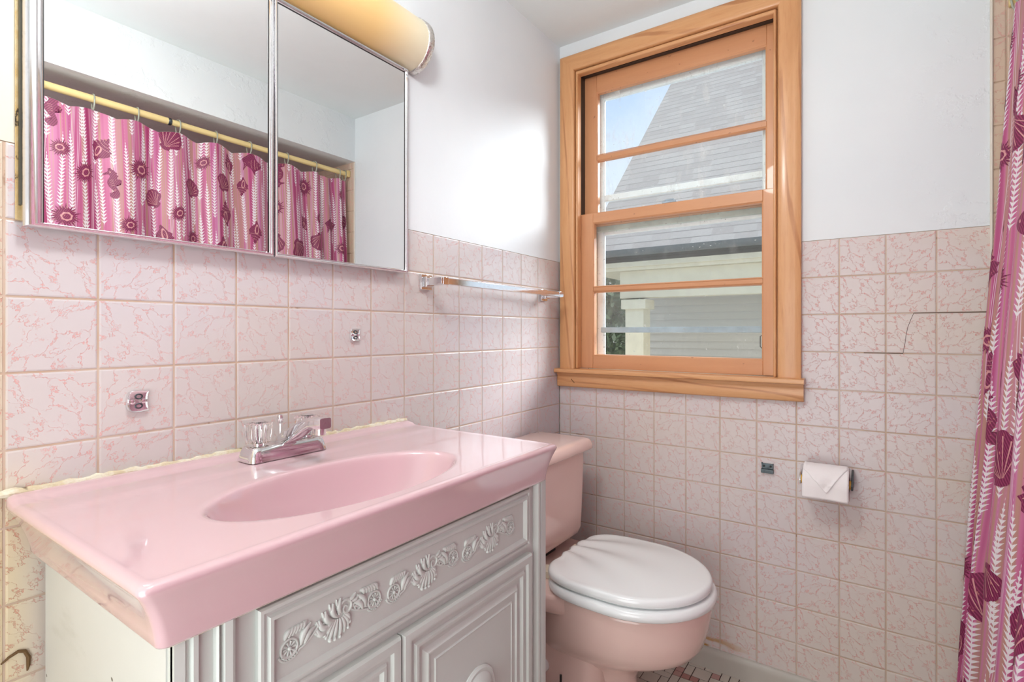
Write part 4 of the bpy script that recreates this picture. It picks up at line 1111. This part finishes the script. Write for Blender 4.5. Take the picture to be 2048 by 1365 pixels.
    k.t.links.new(k.b.outputs[0], mx.inputs[1]); k.t.links.new(tl.outputs[0], mx.inputs[2]); k.t.links.new(mx.outputs[0], k.o.inputs[0])
    return k.m
def m_print():
    k = NT('maroon_shell_print'); uv = k.uv(); n = k.noise(uv, 60, 4, .6)
    w = k.n('ShaderNodeTexWave'); k.put(w.inputs['Vector'], k.mapping(uv, rot=(0, 0, .6))); w.inputs['Scale'].default_value = 55; w.inputs['Distortion'].default_value = 3
    c = k.mix(k.ss(w.outputs['Fac'], .55, .8), srgb(110, 26, 66), srgb(148, 52, 96))
    c = k.mix(k.ss(n, .62, .70), c, srgb(200, 130, 120))
    return k.fin(c, .5)
def m_print2():
    k = NT('blush_print_detail'); uv = k.uv(); n = k.noise(uv, 90, 2)
    return k.fin(k.mix(n, srgb(222, 176, 170), srgb(190, 110, 120)), .5)
bm = B(); uvl = bm.loops.layers.uv.new('UVMap'); ns, nv = 560, 70
G = []
for j in range(nv + 1):
    v = (CZT - CZB) * j / nv
    G.append([(bm.verts.new(cloth(SL * i / ns, v)), (SL * i / ns, v)) for i in range(ns + 1)])
for j in range(nv):
    for i in range(ns):
        q = (G[j][i], G[j][i + 1], G[j + 1][i + 1], G[j + 1][i]); f = bm.faces.new([a_[0] for a_ in q])
        for l, a_ in zip(f.loops, q): l[uvl].uv = a_[1]
CB, CU = bm, uvl

# sea-life print: flat outlines laid on the cloth
def ray(x0, y0, x1, y1, w0=.012, w1=.004, bend=0):
    """thin tapered stroke"""
    L = math.hypot(x1 - x0, y1 - y0); nx_, ny_ = -(y1 - y0) / L, (x1 - x0) / L; A, Bk = [], []
    for i in range(6):
        t = i / 5; w = w0 + (w1 - w0) * t; b = bend * math.sin(PI * t)
        x, y = x0 + (x1 - x0) * t + nx_ * b, y0 + (y1 - y0) * t + ny_ * b
        A.append((x + nx_ * w, y + ny_ * w)); Bk.append((x - nx_ * w, y - ny_ * w))
    return A + Bk[::-1]
def blob(cx, cy, rx, ry, n=16, w=.0, k=5):
    return [(cx + rx * (1 + w * math.sin(k * a_)) * math.cos(a_), cy + ry * (1 + w * math.sin(k * a_)) * math.sin(a_)) for a_ in [2 * PI * i / n for i in range(n)]]
# every motif: list of (layer material, outline); 1 = maroon, 2 = blush detail
def shape_fan():
    P = [(-.06, -.46), (-.22, -.40), (-.20, -.30)]
    for i in range(29):
        a = R(200 - i * 220 / 28); r = .50 + .035 * abs(math.sin((i / 28) * 7 * PI)); P.append((r * math.cos(a), .02 + r * .88 * math.sin(a)))
    P += [(.20, -.30), (.22, -.40), (.06, -.46)]
    return [(1, P)] + [(2, ray(.0 + .03 * math.cos(R(a)), -.33, .42 * math.cos(R(a)), .02 + .37 * math.sin(R(a)), .004, .014)) for a in (5, 32, 58, 90, 122, 148, 175)]
def shape_star():
    P = []
    for i in range(10):
        a = PI / 2 + i * PI / 5
        if i % 2 == 0: P += [(.50 * math.cos(a - .07), .50 * math.sin(a - .07)), (.54 * math.cos(a), .54 * math.sin(a)), (.50 * math.cos(a + .07), .50 * math.sin(a + .07))]
        else: P.append((.13 * math.cos(a), .13 * math.sin(a)))
    return [(1, P)] + [(2, ray(.05 * math.cos(a), .05 * math.sin(a), .40 * math.cos(a), .40 * math.sin(a), .010, .003)) for a in [PI / 2 + i * 2 * PI / 5 for i in range(5)]]
def shape_conch():
    L = [(0, .58), (.05, .48), (.13, .45), (.10, .38), (.21, .33), (.17, .26), (.32, .20), (.26, .12), (.44, .06), (.36, -.04), (.40, -.14), (.26, -.24), (.14, -.42), (.04, -.58), (-.04, -.56), (-.08, -.40), (-.26, -.26), (-.40, -.06), (-.34, .04), (-.38, .14), (-.24, .14), (-.25, .23), (-.15, .25), (-.16, .33), (-.08, .36), (-.08, .46)]
    return [(1, L), (2, blob(.06, -.16, .12, .24, 16, .10, 3)), (1, blob(.07, -.16, .07, .18, 14)), (2, ray(-.30, .08, .32, .14, .008, .008, -.05)), (2, ray(-.20, .20, .22, .26, .007, .007, -.04)), (2, ray(-.12, .31, .13, .37, .006, .006, -.03))]
def shape_horse():
    P = [(-.03, .50), (.02, .56), (.07, .50), (.11, .55), (.13, .46), (.17, .42), (.34, .37), (.34, .32), (.15, .33), (.10, .27), (.14, .20), (.22, .12), (.26, .00), (.24, -.12), (.16, -.24), (.08, -.32), (.05, -.42), (.10, -.50), (.19, -.49), (.21, -.42), (.15, -.41), (.17, -.36), (.27, -.38), (.29, -.50), (.19, -.60), (.06, -.61), (-.06, -.52), (-.09, -.40), (-.06, -.26), (-.02, -.14), (-.05, -.04), (-.20, .02), (-.22, -.08), (-.28, .06), (-.22, .12), (-.13, .14), (-.15, .22), (-.21, .26), (-.14, .31), (-.19, .38), (-.12, .41), (-.10, .47)]
    return [(1, P), (2, blob(.07, .41, .024, .024, 8))] + [(2, ray(.02, y, .17, y - .02, .006, .004, .02)) for y in (.10, .03, -.04, -.11)]
def shape_fish():
    P = [(-.56, .02), (-.50, .09), (-.36, .17), (-.22, .24), (-.16, .36), (-.02, .56), (.02, .50), (.02, .32), (.14, .24), (.26, .12), (.36, .06), (.56, .28), (.52, .12), (.50, .00), (.54, -.16), (.56, -.28), (.36, -.07), (.24, -.14), (.12, -.22), (.06, -.34), (-.08, -.52), (-.10, -.30), (-.24, -.22), (-.38, -.15), (-.50, -.06)]
    return [(1, P), (2, blob(-.40, .05, .030, .030, 8)), (2, ray(-.26, .18, -.26, -.16, .010, .010, .04)), (2, ray(-.10, .24, -.10, -.22, .012, .012, .04)), (2, ray(.08, .20, .08, -.18, .010, .010, .04)), (2, ray(.38, .02, .50, .12, .006, .003)), (2, ray(.38, -.02, .50, -.12, .006, .003))]
def shape_urchin():
    P = []
    for i in range(52):
        a = i * 2 * PI / 52; r = (.50 + .08 * math.sin(i * 1.9)) if i % 2 == 0 else .32; P.append((r * math.cos(a), r * .80 * math.sin(a)))
    return [(1, P), (2, blob(-.04, -.02, .20, .15, 22, .10, 7)), (1, blob(-.04, -.02, .14, .10, 16))] + [(2, ray(.30 * math.cos(a), .24 * math.sin(a), .42 * math.cos(a), .34 * math.sin(a), .006, .003)) for a in (.3, 1.0, 1.7, 2.5, 3.4, 4.2, 5.1, 5.8)]
SHAPES = [shape_fan, shape_star, shape_conch, shape_horse, shape_fish, shape_urchin, shape_conch, shape_urchin, shape_fan]
def decal(mi, P, c, size, rot, lift, step=.010):
    bm, uvl = CB, CU
    b2 = bmesh.new()
    ca, sa = math.cos(rot), math.sin(rot)
    vs = [b2.verts.new((c[0] + (x * ca - y * sa) * size, c[1] - (x * sa + y * ca) * size, 0)) for x, y in P]
    f = b2.faces.new(vs); bmesh.ops.triangulate(b2, faces=[f])
    for ax in (0, 1):
        lo = min(v.co[ax] for v in b2.verts); hi = max(v.co[ax] for v in b2.verts); q = math.ceil(lo / step) * step
        st_ = SL / ns if ax == 0 else (CZT - CZB) / nv
        q = math.ceil(lo / st_) * st_
        while q < hi:
            no = (1, 0, 0) if ax == 0 else (0, 1, 0); co = (q, 0, 0) if ax == 0 else (0, q, 0)
            bmesh.ops.bisect_plane(b2, geom=b2.verts[:] + b2.edges[:] + b2.faces[:], plane_co=co, plane_no=no); q += st_
    mp = {}
    def on_mesh(s, v):      # same bilinear patch as the cloth mesh
        i = min(ns - 1, max(0, int(s / (SL / ns)))); j = min(nv - 1, max(0, int(v / ((CZT - CZB) / nv))))
        a_, b_ = s / (SL / ns) - i, v / ((CZT - CZB) / nv) - j
        g = lambda jj, ii: CL[jj][ii]
        p = g(j, i).lerp(g(j, i + 1), a_).lerp(g(j + 1, i).lerp(g(j + 1, i + 1), a_), b_)
        nrm = (g(j, i + 1) - g(j, i)).cross(g(j + 1, i) - g(j, i)).normalized()
        if nrm.x > 0: nrm = -nrm
        return p + nrm * lift
    for f in b2.faces:
        ids = []
        for v in f.verts:
            if v not in mp:
                s, vv = min(max(v.co.x, .001), SL - .001), min(max(v.co.y, .001), CZT - CZB - .001)
                mp[v] = (bm.verts.new(on_mesh(s, vv)), (s, vv))
            ids.append(mp[v])
        try:
            nf = bm.faces.new([a_[0] for a_ in ids]); nf.material_index = mi
            for l, a_ in zip(nf.loops, ids): l[uvl].uv = a_[1]
        except ValueError: pass
    b2.free()
CL = [[cloth(SL * i / ns, (CZT - CZB) * j / nv) for i in range(ns + 1)] for j in range(nv + 1)]
rr = random.Random(31)
placed = []
for tries in range(900):
    s, v = rr.uniform(.02, SL - .05), rr.uniform(.03, 1.70); size = rr.uniform(.075, .130)
    if all(math.hypot(s - a_[0], v - a_[1]) > (size + a_[2]  ) * .62 for a_ in placed):
        placed.append((s, v, size))
        sh = rr.choice(SHAPES); rot = rr.uniform(-.7, .7) + (PI if rr.random() < .2 else 0)
        if sh is shape_star: size *= .8
        for q, (layer, P_) in enumerate(sh()): decal(layer, P_, (s, v), size, rot, .0009 + .0002 * q * (q < 4) + (.0008 if q >= 4 else 0))
curtain = obj('shower_curtain', CB, None, angle=180, mats=[m_cloth(), m_print(), m_print2()])
tag(curtain, 'pink striped shower curtain printed with white fronds and maroon sea shells', 'shower curtain')
